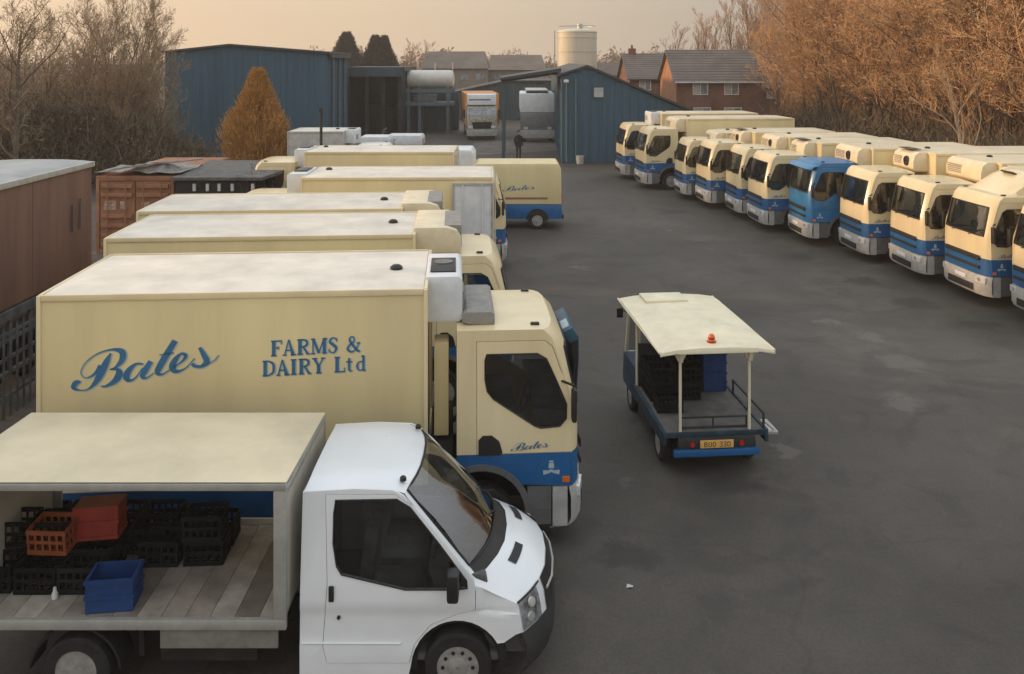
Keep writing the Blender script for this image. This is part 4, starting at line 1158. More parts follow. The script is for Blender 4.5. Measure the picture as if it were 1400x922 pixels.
fcrate('blue crate on the right of the float deck, upper of two', crate_blue, 1.84, -.52, .69+.345, solid=True)
fcrate('blue crate on the right of the float deck, lower of two', crate_blue, 1.84, -.52, .69, solid=True)
fcrate('dark crate standing by itself on the left of the float deck', crate_black, .95, .52, .69)
# ------------------------------------------------------------------ buildings
def clad_mat(name, col, sc=14.0, axis='X'):
    m = mat(name, col, 0.55, var=.12, scale=.8, streak=True)
    return m
clad = clad_mat('blue_cladding', (0.034, 0.095, 0.142))
cladd = clad_mat('teal_cladding', (0.045, 0.080, 0.095))
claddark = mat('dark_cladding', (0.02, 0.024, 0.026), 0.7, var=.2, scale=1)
trimd = mat('dark_roof_trim', (0.05, 0.052, 0.055), 0.6)
pipem = mat('teal_downpipe', (0.10, 0.15, 0.17), 0.5)
roofm = mat('fibre_cement_roof', (0.16, 0.15, 0.14), 0.8, var=.18, scale=1.2)
def ribs(mb, A, B, z0, topfn, step=.45, out=.05, n=(0,-1,0)):
    """vertical trapezoid ribs on a wall from A to B"""
    A, B = Vector(A), Vector(B); L = (B-A).length; d = (B-A)/L; n = Vector(n)
    k = int(L/step)
    for i in range(k):
        u = (i+.5)*L/k; p = A+d*u; zt = topfn(u)
        b = []
        for z in (z0, zt):
            b += [Vector((p.x,p.y,z))-d*.11, Vector((p.x,p.y,z))-d*.06+n*out, Vector((p.x,p.y,z))+d*.06+n*out, Vector((p.x,p.y,z))+d*.11]
        mb.add(b, [(0,1,5,4),(1,2,6,5),(2,3,7,6)])
    return mb
def gable_shed(th, A, B, depth_dir, depth, prof, wallm, roofm_, rib=True):
    """A->B ground line of the gable wall facing the viewer; prof: (u, z) outline of the top"""
    A, B = Vector(A), Vector(B); L = (B-A).length; d = (B-A)/L; D = Vector(depth_dir).normalized()*depth
    n = -Vector(depth_dir).normalized()
    def tz(u):
        for (u0,z0),(u1,z1) in zip(prof, prof[1:]):
            if u <= u1: return z0+(z1-z0)*(u-u0)/(u1-u0)
        return prof[-1][1]
    base = [A] + [A + d*u + Vector((0,0,z)) for u, z in prof] + [B]
    fr_ = [tuple(p) for p in base]; bk = [tuple(p+D) for p in base]; m = len(base)
    mb = MB(); mb.add(fr_+bk, [tuple(range(m)), tuple(reversed(range(m,2*m)))] + [(0,1,m+1,m),(m-2,m-1,2*m-1,2*m-2)])
    one('wall', mb, wallm, th, smooth=0)
    if rib:
        r = MB(); ribs(r, A+n*.001, B+n*.001, .1, lambda u: tz(u)-.12, .5, .032, n)
        side = -d; ribs(r, A+side*.001+D, A+side*.001, .1, lambda u: prof[0][1]-.15, .5, .05, side)
        ribs(r, B-side*.001, B-side*.001+D, .1, lambda u: prof[-1][1]-.15, .5, .05, -side)
        o = one('cladding_ribs', r, wallm, th, smooth=0); o['kind'] = 'stuff'
    rf = MB(); e = .25
    T1 = [A + d*u + Vector((0,0,z)) for u, z in prof]
    T1[0] = T1[0]-d*e; T1[-1] = T1[-1]+d*e
    P0 = [p+n*e for p in T1]; P1 = [p+D-n*e for p in T1]; k = len(T1)
    up = Vector((0,0,.14))
    vs = [tuple(p) for p in P0]+[tuple(p+up) for p in P0]+[tuple(p) for p in P1]+[tuple(p+up) for p in P1]
    fs = []
    for i in range(k-1):
        fs += [(i,i+1,k+i+1,k+i),(2*k+i,2*k+i+1,3*k+i+1,3*k+i),(k+i,k+i+1,3*k+i+1,3*k+i),(i,i+1,2*k+i+1,2*k+i)]
    fs += [(0,k,3*k,2*k),(k-1,2*k-1,4*k-1,3*k-1)]
    rf.add([(x,y,z+.01) for x,y,z in vs], fs)
    one('roof', rf, roofm_, th, smooth=0)
# big left warehouse
W1 = thing('blue_warehouse', 'large blue clad warehouse with a low gable behind the orange tree', 'warehouse', (atd(338,62).x, 62, 0))
def rel(th, p): return Vector(p) - Vector(th.location)
A = rel(W1, atd(226, 62)); B = rel(W1, atd(447, 62)); LW = (B-A).length
gable_shed(W1, A, B, (-.075,1,0), 13, [(0,zat(73,62)),(LW*.40,zat(63,62)),(LW,zat(74,62))], clad, trimd)
for k, px in enumerate((455,463,471)):
    d_ = 62+2.2+3.6*k
    p = rel(W1, (B.x+W1.location.x-.075*(d_-62)+.14, d_, 0))
    one('downpipe', MB().tube([(p.x,p.y,.1),(p.x,p.y,6.8)],.12,8), pipem, W1)
one('fascia_board', MB().bar((B.x+.30,B.y,6.86),(B.x+.30-.94,B.y+12.6,6.86),.1,.25), trimd, W1)
# open dark shed beside it
S1 = thing('open_shed', 'dark open fronted shed with a flat roof right of the large blue warehouse', 'shed', (atd(510,76).x, 76, 0))
xa, xb = atd(474,76).x-S1.location.x, atd(549,76).x-S1.location.x
one('roof', MB().box(xa-.2,xb+.3,-.3,9,zat(98,76),zat(92,76)), trimd, S1)
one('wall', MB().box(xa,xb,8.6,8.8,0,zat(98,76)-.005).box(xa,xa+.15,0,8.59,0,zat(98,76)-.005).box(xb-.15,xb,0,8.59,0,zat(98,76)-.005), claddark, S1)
one('eaves_beam', MB().box(xa-.1,xb+.1,-.42,-.31,zat(97,76)-.5,zat(93,76)), cladd, S1)
for u in (.0,.36,.68,1.0):
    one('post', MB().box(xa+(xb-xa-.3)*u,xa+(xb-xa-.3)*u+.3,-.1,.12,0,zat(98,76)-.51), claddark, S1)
one('inner_rack', MB().box(xa+.8,xb-1.4,5,8,0,2.4).box(xa+1.2,xb-2.2,4.6,5,2.5,3.6), under, S1)
# tank gantry
TG = thing('tank_gantry', 'long white tank carried on a teal steel loading gantry', 'gantry', (atd(588,80).x, 80, 0))
tx0, tx1 = atd(556,80).x-TG.location.x, atd(621,80).x-TG.location.x
zt, zb = zat(96,80), zat(121,80)
r_ = (zt-zb)/2
paletank = mat('pale_tank', (0.62,0.60,0.55), .5, var=.1, scale=.7)
one('tank', MB().lathe([(r_*.5,tx0),(r_*.93,tx0+.12),(r_,tx0+.4),(r_,tx1-.4),(r_*.93,tx1-.12),(r_*.5,tx1)], (0,0,(zt+zb)/2), 20, 'x'), paletank, TG)
gz = zat(143,80)
fr2 = MB()
for x in (tx0+.3, (tx0*1.4+tx1*.6)/2, tx1-.5):
    for y in (-1.1,1.1): fr2.box(x-.12,x+.12,y-.12,y+.12,0,zb+.2)
fr2.box(tx0,tx1,-1.3,1.3,gz-.05,gz+.25); fr2.box(tx0,tx1,-1.25,-1.05,zb-.35,zb-.05); fr2.box(tx0,tx1,1.05,1.25,zb-.35,zb-.05)
one('frame', fr2, pipem, TG)
one('back_cladding', MB().box(tx0-.2,tx1+.3,2.2,2.4,0,zb-.4), cladd, TG)
for k in range(3): one('vent_pipe', MB().tube([(tx0+1+k*1.6,0,zt),(tx0+1+k*1.6,0,zt+.7)],.06,6), alu, TG)
one('pump_unit', MB().box(tx0+.7,tx1-1.6,-.8,.8,gz+.26,gz+.9).box(tx0+1.2,tx1-2.4,-.6,.6,gz+.9,gz+1.2), bumperg, TG, bevel=.05)
# low teal shed behind the lorry
S2 = thing('teal_shed', 'low teal shed standing behind the white fronted lorry', 'shed', (atd(660,96).x, 96, 0))
s0, s1 = atd(612,96).x-S2.location.x, atd(770,96).x-S2.location.x
gable_shed(S2, Vector((s0,0,0)), Vector((s1,0,0)), (0,1,0), 10, [(0,zat(130,96)),(6.4,zat(112,96)),(s1-s0,zat(112,96))], cladd, trimd)
# right blue shed with lopsided gable and lean-to canopy
S3 = thing('blue_shed', 'blue clad shed with a lopsided gable beside the far end of the right truck row', 'shed', (atd(768,56).x, 56, 0))
A = rel(S3, atd(768,56)); B = rel(S3, atd(952,56)); L3 = (B-A).length
gable_shed(S3, A, B, (.02,1,0), 26, [(0,zat(105,56)),(L3*.19,zat(92,56)),(L3,zat(158,56))], clad, trimd)
w3 = one('window', MB().box(2.05,2.65,-.09,-.06,zat(133,56),zat(120,56)), lens_w, S3)
w3.data.materials[0] = mat('frosted_roof_light', (.42,.47,.50), .4)
one('window_frame', MB().box(1.98,2.72,-.075,-.058,zat(134.5,56),zat(118.5,56)), trimd, w3)
for x in (.3,.9): one('downpipe', MB().tube([(x,-.14,.1),(x,-.14,zat(108,56))],.06,8), pipem, S3)
one('security_lamp', MB().box(.12,.42,-.3,-.06,zat(113,56),zat(109,56)), lens_w, S3, bevel=.02)
one('yard_tub', MB().lathe([(.22,0),(.27,.5),(.27,.52)], (1.15,-.4,0), 14, 'z'), bumperl, S3)
CP = thing('lean_to_canopy', 'thin dark canopy reaching left from the blue shed over the yard entrance', 'canopy', (atd(725,57).x, 57, 0))
c0, c1 = atd(684,57).x-CP.location.x, atd(767,57).x-CP.location.x
cp = MB()
z0, z1 = zat(110,57), zat(98,57)
cp.add([(c0,-.2,z0),(c1,-.2,z1),(c1,7,z1),(c0,7,z0),(c0,-.2,z0+.16),(c1,-.2,z1+.22),(c1,7,z1+.22),(c0,7,z0+.16)],[(0,1,2,3),(4,5,6,7),(0,1,5,4),(1,2,6,5),(2,3,7,6),(3,0,4,7)])
one('canopy_roof', cp, trimd, CP, smooth=0)
one('canopy_beam', MB().bar((c0,3.3,z0-.12),(c1,3.3,z1-.12),.12,.2), cladd, CP)
for y in (.2,6.4): one('post', MB().box(c0+.1,c0+.3,y,y+.2,0,z0), cladd, CP)
# silo
SI = thing('milk_silo', 'tall pale ribbed cylindrical silo rising behind the blue shed', 'silo', (atd(789,95).x, 95, 0))
rs_ = 27/1200*95
def silo():
    mb = MB(); P = []
    zt_ = zat(44,95)
    z = 0
    while z < zt_-.01:
        P += [(rs_, z), (rs_, min(zt_,z+1.5)-.06), (rs_+.05, min(zt_,z+1.5)-.04), (rs_+.05, min(zt_,z+1.5))]
        z += 1.5
    P += [(rs_*.97, zt_+.15), (rs_*.5, zt_+.32), (.1, zt_+.38)]
    return mb.lathe(P, (0,0,0), 36, 'z')
silom = mat('silo_cream', (0.66,0.60,0.46), .5, var=.12, scale=.5, streak=True)
one('tank', silo(), silom, SI)
one('top_rail', MB().tube([(rs_*.9*math.cos(a), rs_*.9*math.sin(a), zat(41,95)+.4) for a in [2*PI*k/20 for k in range(20)]], .04, 5, closed=True), alu, SI)
one('ladder', MB().bar((-rs_-.3,-.4,0),(-rs_-.3,-.4,zat(42,95)),.08).bar((-rs_-.3,.1,0),(-rs_-.3,.1,zat(42,95)),.08), alu, SI)
one('filler_cap', MB().lathe([(.3,0),(.3,.5),(.2,.6)], (.3,0,zat(42,95)+.2), 12, 'z'), alu, SI)
# distant works buildings
far_roof = mat('far_brown_roof', (0.17,0.14,0.115), .9, var=.14, scale=.4)
far_wall = mat('far_buff_wall', (0.24,0.20,0.16), .9, var=.14, scale=.4)
for lab, x0, x1, d_, yt, ye in (('broad brown roofed works building behind the white tank', 574, 668, 112, 70, 94), ('long low brown roofed building left of the silo', 664, 748, 122, 75, 96)):
    b_ = thing('works_building', lab, 'building', (atd((x0+x1)/2, d_).x, d_, 0))
    a0, a1 = atd(x0,d_).x-b_.location.x, atd(x1,d_).x-b_.location.x
    zr, ze = zat(yt,d_), zat(ye,d_)
    one('wall', MB().box(a0+.3,a1-.3,.3,9.7,0,ze), far_wall, b_)
    one('roof', MB().add([(a0,0,ze+.005),(a1,0,ze+.005),(a1,10,ze+.005),(a0,10,ze+.005),(a0+.6,5,zr),(a1-.6,5,zr)],[(0,1,5,4),(1,2,5),(2,3,4,5),(3,0,4),(0,3,2,1)]), far_roof, b_, smooth=0)
    for k in range(4): one('window', MB().box(a0+1.2+k*2,a0+2.2+k*2,.26,.295,ze-1.5,ze-.6), houseglass, b_)
# ---- brick houses
brick = mat('red_brick', (0.21,0.105,0.07), .85, var=.15, scale=1.2)
bricklit = mat('sunlit_brick_gable', (0.42,0.20,0.10), .85, var=.15, scale=1.2)  # same brick with the low sun's orange light painted into its colour
tiles = mat('brown_roof_tiles', (0.175,0.150,0.132), .85, var=.12, scale=.9)
upvc = mat('white_window_frame', (.7,.7,.68), .5)
rendm = mat('pale_render', (.45,.42,.37), .8)
def house(lab, x0, x1, d_, yr, ye, windows, gable_px=0, chimney=None, lower=()):
    h = thing('brick_house', lab, 'house', (atd((x0+x1)/2, d_).x, d_, 0))
    a0, a1 = atd(x0,d_).x-h.location.x, atd(x1,d_).x-h.location.x
    zr, ze = zat(yr,d_+4), zat(ye,d_)
    wl = MB().add([(a0,0,0),(a1,0,0),(a1,8,0),(a0,8,0),(a0,0,ze),(a1,0,ze),(a1,8,ze),(a0,8,ze),(a0,4,zr-.15),(a1,4,zr-.15)],
                  [(0,1,5,4),(2,3,7,6),(0,4,8,7,3),(1,2,6,9,5)])
    one('wall', wl, brick, h, smooth=0)
    rf = MB(); e = .3
    for s_, y in ((0,-e),(1,8+e)):
        sl_ = (zr-ze)/4
        rf.add([(a0-e,y,ze-e*sl_+.05),(a1+e,y,ze-e*sl_+.05),(a1+e,4,zr+.05),(a0-e,4,zr+.05),(a0-e,y,ze-e*sl_-.1),(a1+e,y,ze-e*sl_-.1),(a1+e,4,zr-.1),(a0-e,4,zr-.1)],
               [(0,1,2,3),(4,5,6,7),(0,1,5,4),(1,2,6,5),(3,0,4,7)])
    # tile courses as low steps
    R = one('roof', rf, tiles, h, smooth=0)
    tc_ = MB(); n = 12
    for k in range(n):
        u = (k+.5)/n; y = -e+(4+e)*u; z = ze-e*(zr-ze)/4+(zr-ze)*(1+e/4)*u+.06
        tc_.obox(((a0+a1)/2,y,z+.012),((a1-a0)/2+e,0,0),(0,.02,0),(0,0,.02))
    c_ = one('tile_courses', tc_, tiles, R, smooth=0); c_['kind'] = 'stuff'
    gp = one('gutter', MB().box(a0-.2,a1+.2,-.42,-.32,ze-.28,ze-.16), upvc if lower else trimd, h)
    for (wx0, wx1, wy0, wy1) in windows:
        q0, q1 = atd(wx0,d_).x-h.location.x, atd(wx1,d_).x-h.location.x
        za, zb_ = zat(wy1,d_), zat(wy0,d_)
        w_ = one('window', MB().box(q0+.08,q1-.08,-.035,-.02,za+.08,zb_-.08), houseglass, h)
        fm = MB().box(q0,q0+.08,-.06,-.002,za,zb_).box(q1-.08,q1,-.06,-.002,za,zb_).box(q0+.081,q1-.081,-.06,-.002,za,za+.08).box(q0+.081,q1-.081,-.06,-.002,zb_-.08,zb_).box((q0+q1)/2-.04,(q0+q1)/2+.04,-.058,-.003,za+.081,zb_-.081)
        one('window_frame', fm, upvc, w_)
        one('curtain', MB().box(q0+.1,q0+.1+(q1-q0)*.35,-.045,-.037,za+.1,zb_-.1), rendm, w_)
    if gable_px:
        pass
    for cx_ in (chimney or []):
        q0 = atd(cx_,d_+4).x-h.location.x
        one('chimney', MB().box(q0-.35,q0+.35,3.7,4.4,zr-.5,zr+.55).lathe([(.12,0),(.1,.35)],(q0,4.05,zr+.55),8,'z'), brick, R)
    return h, a0, a1
HG = 'brick houses behind the right truck row'
h1, a0, a1 = house('brick house with an orange lit gable and two upstairs windows behind the right truck row', 925, 1041, 74, 69, 109,
      [(947,968,113,130),(990,1010,113,130),(948,972,147,160),(990,1014,147,158)], chimney=[], lower=(1,))
one('gable_wall', MB().add([(a0-.012,.02,0),(a0-.012,7.98,0),(a0-.012,7.98,zat(109,74)-.02),(a0-.012,4,zat(69,78)-.2),(a0-.012,.02,zat(109,74)-.02)],[(0,1,2,3,4)]), bricklit, h1, smooth=0)  # sheet over the brick end wall, sunlight put into its colour
one('front_door', MB().box(-.9,0,-.04,-.01,0,2.1), rendm, h1)
h2, _, _ = house('brick house partly hidden behind the sloping blue shed roof', 861, 920, 84, 74, 106, [(874,890,110,124),(905,917,110,124)], chimney=[864])
h3, _, _ = house('dark roofed house half screened by the orange trees', 1042, 1150, 80, 70, 118, [(1048,1062,125,135),(1080,1096,125,136)], chimney=[1120])
h4, _, _ = house('low distant house just right of the silo', 815, 866, 118, 86, 102, [(824,834,106,112)])

# ------------------------------------------------------------------ left side: trailer, container, sheds
trail = mat('rusty_brown_trailer', (0.205, 0.108, 0.072), .7, var=.18, scale=1.5, streak=True)
trooftop = mat('trailer_roof_grey', (0.36,0.38,0.38), .6, var=.14, scale=.8)
steelg = mat('weathered_grey_steel', (0.12,0.12,0.115), .7, var=.25, scale=3)
TR = thing('box_trailer', 'brown sided trailer with a pale grey roof at the left edge', 'trailer', (-10.0, 14, 0))
zt_, zb_ = 4.16, 1.66
one('trailer_side', MB().box(-2.5,0,-5,6.9,zb_,zt_), trail, TR, bevel=.03)
rr_ = MB()
for y in (-2.4,1.2,4.3): rr_.box(.0005,.006,y,y+.03,zb_+.1,zt_-.12)
o = one('panel_seams', rr_, trail, TR, smooth=0); o['kind'] = 'stuff'
one('trailer_roof', MB().grid([[(x, y, zt_+.01+.06*(1-((x+1.25)/1.28)**4)) for x in (-2.53,-2.3,-1.8,-1.25,-.7,-.2,.03)] for y in (-5.03,-2,2,6.93)]), trooftop, TR)
one('roof_edge', MB().box(-.02,.05,-5.02,6.95,zt_-.1,zt_+.02).box(-2.5,-.021,6.9,6.95,zt_-.1,zt_+.02), alu, TR, bevel=.008)
one('door_hinge', MB().box(.031,.05,5.9,5.95,2.7,3.3).box(.031,.05,6.25,6.30,2.7,3.4), steelg, TR)
und = MB()
und.box(-.08,.04,-5,6.8,zb_-.22,zb_-.03)
for k in range(16): und.box(-.04,.02,-4.8+k*.75,-4.72+k*.75,.35,zb_-.22)
und.box(-.06,.03,-5,6.8,1.0,1.06); und.box(-.06,.03,-5,6.8,.35,.42); und.box(-2.3,-.3,-4.8,6.6,.9,1.2)
one('under_frame', und, steelg, TR)
for y in (3.2,4.5): 
    w_ = one('wheel', wheelm(.5,.35), tyre, TR, loc=(-.35,y,.5), rot=(0,0,PI/2))
one('landing_leg', MB().box(-.5,-.35,-2.2,-2.05,0,1.1), steelg, TR)
# palisade fence between trailer and first truck
FE = thing('steel_fence', 'grey steel slatted fence in front of the brown trailer at the left edge', 'fence', (-9.3, 12, 0))
for k in range(40):
    y = -3.2+k*.22
    part('slat', 'fsl', lambda: MB().prism([(-.035,0),(.035,0),(.035,1.62),(0,1.72),(-.035,1.62)], -.006, .006, 'x'), steelg, FE, (0, y, 0))
for z in (.35,1.05,1.5): one('rail', MB().box(-.045,-.010,-3.3,5.7,z,z+.06), steelg, FE)
for k in range(4): one('fence_post', MB().box(-.12,-.05,-3.3+k*2.98,-3.22+k*2.98,0,1.75), steelg, FE)
# shipping container
contm = mat('rust_orange_container', (0.33, 0.155, 0.085), .75, var=.2, scale=2)
contp = mat('faded_container_marks', (0.50,0.36,0.27), .8, var=.3, scale=7)
ctx0, ctx1 = atd(131,30).x, atd(238,30).x
CT = thing('shipping_container', 'rusty orange shipping container with its ribbed doors facing the yard', 'container', ((ctx0+ctx1)/2, 30, 0))
cw = (ctx1-ctx0)/2
one('container_shell', MB().box(-cw+.02,cw-.02,.08,6,.1,2.6), contm, CT, bevel=.02)
one('door_frame', MB().box(-cw,-cw+.12,0,.2,0,2.62).box(cw-.12,cw,0,.2,0,2.62).box(-cw+.121,cw-.121,0,.2,2.46,2.62).box(-cw+.121,cw-.121,0,.2,0,.14), contm, CT, bevel=.01)
for s in (-1,1):
    x0, x1 = sorted((s*.02, s*(cw-.14)))
    dd = one('door', MB().box(x0,x1,.03,.079,.16,2.44), contm, CT)
    for z in (.3,.62,.94,1.26,1.98,2.28):
        part('door_rib', 'crib%d' % s, lambda: MB().box(x0+.05,x1-.05,-.055,.0285,-.07,.07), contm, dd, (0,0,z), bevel=.012)
    for x in (x0+.28, x1-.28): one('locking_bar', MB().tube([(x,-.06,.18),(x,-.06,2.42)],.022,6), contm, dd)
    mk = MB()
    if s < 0: mk.box(x0+.12,x0+.55,.018,.0295,1.46,1.78).box(x0+.68,x0+.90,.018,.0295,1.48,1.76)
    else: mk.box(x0+.2,x0+.45,.018,.0295,1.50,1.74)
    one('painted_marks', mk, contp, dd)
# torn sheeting on top
shm = mat('grey_sheeting', (.30,.29,.27), .7, var=.25, scale=4)
sh = MB()
rng = random.Random(11)
rows = []
for i in range(9):
    rows.append([(-cw-.1+ (2*cw+.3)*i/8, .1+.5*j+rng.uniform(-.08,.08), 2.66+ (.28 if 3 < i < 7 and j in (1,2) else 0)+rng.uniform(0,.13)) for j in range(6)])
sh.grid(rows)
o = one('plastic_sheeting', sh, shm, loc=CT.location, smooth=0); tag(o, 'crumpled grey sheeting lying on top of the orange container', 'sheeting')
for k in range(5):
    o = one('timber_plank', MB().obox((0,0,0),(.9,.2,.06),(-.02,.07,0),(0,0,.02)), mat('grey_timber', (.28,.25,.22), .8, var=.25), loc=(CT.location.x-.3+.35*k, 29.9+.25*k, 2.92+.03*k), rot=(0,-.12+.05*k,.3*(k-2)))
    tag(o, ['lowest','second','middle','fourth','topmost'][k]+' loose board lying across the sheeting on the orange container', 'plank', 'loose boards on the container')
# low dark shed with pale hooks
LS = thing('low_shed', 'low dark shed with grey felt roof and a row of pale lamps beside the container', 'shed', (atd(316,29.6).x, 29.8, 0))
l0, l1 = ctx1+.12-LS.location.x, atd(394,29.6).x-LS.location.x
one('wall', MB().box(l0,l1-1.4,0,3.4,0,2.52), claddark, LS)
one('roof', MB().add([(l0-.05,-.2,2.53),(l1-.9,-.2,2.53),(l1,3.6,2.66),(l0-.05,3.6,2.66),(l0-.05,-.2,2.63),(l1-.9,-.2,2.63),(l1,3.6,2.78),(l0-.05,3.6,2.78)],[(0,1,2,3),(4,5,6,7),(0,1,5,4),(1,2,6,5),(2,3,7,6),(3,0,4,7)]), steelg, LS, smooth=0)
for px in (265,283,299,317,345):
    x = atd(px,29.7).x-LS.location.x
    one('wall_lamp', MB().box(x-.05,x+.05,-.09,-.003,2.15,2.40), lit, LS, bevel=.015)
# heap of netting/brambles at its right end is in the plants section
# far left: pale hut behind the trees
HU = thing('pale_hut', 'pale rendered hut glimpsed behind the left trees', 'hut', (atd(80,52).x, 52, 0))
one('wall', MB().box(-1.4,1.4,0,3,0,zat(180,52)), rendm, HU)
one('roof', MB().box(-1.6,1.6,-.2,3.2,zat(180,52)+.01,zat(180,52)+.18), steelg, HU)
one('door', MB().box(.3,1.1,-.05,-.01,0,1.9), steelg, HU)
# telegraph post and pole
PO = one('yard_pole', MB().tube([(0,0,0),(0,0,zat(150,33))],.055,8).box(-.07,.07,-.07,.07,zat(150,33)-.12,zat(150,33)+.04), black, loc=(atd(439,33.5).x,33.5,0))
tag(PO, 'thin dark pole standing behind the tan truck box', 'pole')

# ------------------------------------------------------------------ far vehicles
# tall white fronted lorry facing the camera
lor_or = mat('lorry_orange', (0.62,0.24,0.03), .5, var=.12)
LO = thing('tall_lorry', 'tall lorry with a white sign panel over its cab facing up the yard', 'lorry', (atd(659,72).x, 72, 0), -PI/2+math.radians(6))
lw = 1.25
one('cab', MB().prism([(0,.5),(0,1.35),(-.12,2.0),(-.45,2.75),(-.6,2.85),(-2.1,2.85),(-2.1,.6)], -lw, lw), mat('lorry_silver', (.42,.38,.30), .4, .2, var=.3, scale=5), LO, bevel=.06)
one('windscreen', MB().obox((-.255,0,2.33),(.01,0,-.004),(0,lw-.18,0),(-.14,0,.30)), houseglass, LO)
one('sign_panel', MB().prism([(-.35,2.90),(-.45,3.72),(-.9,3.8),(-.9,2.90)], -lw+.05, lw-.05), offwhite, LO, bevel=.03)
one('sign_stripe', MB().box(-.405,-.385,-lw+.2,lw-.5,3.25,3.36), bumperg, LO)
one('bumper', MB().prism([(.08,.35),(.1,.85),(-.2,.9),(-.2,.35)], -lw, lw), bumperl, LO, bevel=.03)
one('grille', MB().box(.003,.03,-.8,.8,.95,1.5), black, LO)
for s in (-1,1):
    one('headlight', MB().box(.02,.06,s*.95-.2,s*.95+.2,.95,1.2), lens_w, LO, bevel=.02)
    one('wing_mirror', MB().box(-.3,-.2,min(s*1.35,s*1.55),max(s*1.35,s*1.55),1.8,2.5), black, LO)
    wheel(LO, -1.3, s*1.0, r=.5, w=.3, key='l', detail=False); wheel(LO, -6, s*1.0, r=.5, w=.3, key='l', detail=False)
one('box_body', MB().box(-9,-2.25,-lw-.02,lw+.35,1.1,3.75), lor_or, LO, bevel=.04)
# pale vehicle parked under the canopy
TK = thing('white_tanker', 'white tanker lorry parked under the canopy', 'lorry', (atd(735,70).x, 70, 0), -PI/2)
k0 = 1.36
one('cab', MB().prism([(0,.6),(0,1.5),(-.2,2.3),(-1.9,2.3),(-1.9,.6)], -k0, k0), bumperg, TK, bevel=.06)
one('windscreen', MB().obox((-.12,0,1.86),(.012,0,-.002),(0,k0-.15,0),(-.08,0,.28)), houseglass, TK)
one('tank', MB().box(-7,-1.0,-k0-.05,k0+.05,2.32,3.9), offwhite, TK, bevel=.12)
one('top_walkway', MB().box(-7,-1.1,-.9,.9,4.05,4.15).box(-7,-1.1,-.9,-.85,3.9,4.04).box(-7,-1.1,.85,.9,3.9,4.04), alu, TK)
one('bumper', MB().box(0.005,.15,-k0,k0,.35,1.0), bumperl, TK, bevel=.03)
for s in (-1,1):
    one('headlight', MB().box(.01,.05,s*.95-.16,s*.95+.16,1.05,1.25), lens_w, TK)
    wheel(TK, -1.2, s*1.05, r=.48, w=.3, key='k', detail=False); wheel(TK, -5.5, s*1.05, r=.48, w=.3, key='k', detail=False)
# cream panel van facing left
def panel_van(lab, px_r, d_, length, h, up, low, marks=False, rz=PI):
    p = atd(px_r, d_)
    t = thing('panel_van', lab, 'van', (p.x-length, d_+.95, 0), rz)
    prof = [(0,.45),(.02,.95),(-.12,1.12),(-.85,1.32),(-1.35,h-.15),(-1.6,h),(-length+.15,h),(-length+.02,h-.2),(-length,.45)]
    up_ = [(x,z) for x,z in prof if z >= .95]
    one('body', MB().prism([(0.02,.96)]+[(x,z) for x,z in prof[2:-1]]+[(-length,.96)], -.95, .95), up, t, bevel=.05)
    one('lower_body', MB().prism([(.0,.40),(.025,.955),(-length-.002,.955),(-length,.40)], -.965, .965), low, t, bevel=.02)
    one('windscreen', MB().obox((-1.09,0,1.68),(.01,0,.008),(0,.80,0),(.20,0,-.30)), glass, t)
    for s in (-1,1):
        one('window', MB().prism([(-.95,1.35),(-1.38,h-.35),(-2.1,h-.35),(-2.1,1.35)], min(s*.94,s*.958), max(s*.94,s*.958)), houseglass, t)
        for x in (-.85,-length+.95):
            one('arch', MB().prism(arc(x,.36,.44,0,180,12), min(s*.93,s*.972), max(s*.93,s*.972)), under, t)
            wheel(t, x, s*.88, r=.34, w=.22, key='p', detail=False)
        one('rear_lamp', MB().box(-length-.02,-length+.01,s*.86-.05,s*.86+.05,1.0,1.4), lens_r, t)
        one('headlight', MB().box(-.02,.03,s*.7-.13,s*.7+.13,.75,.92), lens_w, t)
    one('rear_bumper', MB().box(-length-.08,-length,-.9,.9,.4,.55), black, t)
    if marks:
        # blurred livery: a name panel and a warm stripe
        one('livery_stripe', MB().box(-length+.55,-length+2.2,.951,.956,1.16,1.24), mat('faded_red_stripe', (.34,.14,.08), .6), t)
        one('painted_name', text_mb('BD', lambda a, c: (0,0,0)) if False else script_mb(lambda a, c: (-length+2.2-a*.10-.2*0, .9525, 1.50+c*.055)), letter, t)
    return t
panel_van('cream and blue panel van standing past the left row beside the open yard', 768, 34.2, 4.9, 2.55, cream, blue, True)
panel_van('tall white van whose rounded back shows beside the tan truck box', 649, 34.5, 3.4, 3.05, offwhite, offwhite)
panel_van('low white car derived van parked far left of the yard entrance', 578, 58, 3.9, 1.6, offwhite, houseglass)
panel_van('pale blue and white van roof beside the low white van', 533, 54, 3.4, 1.85, offwhite, blue)
# grey box lorry further back on the left
truck_left(538, 38.5, label='grey white box lorry with a small fridge, parked near the large blue warehouse', L=2.55, top=3.62, fridge='box', fridge_col='white', cab='white', gap=.2, scale=.95, yaw=0, bodym=bumperl)

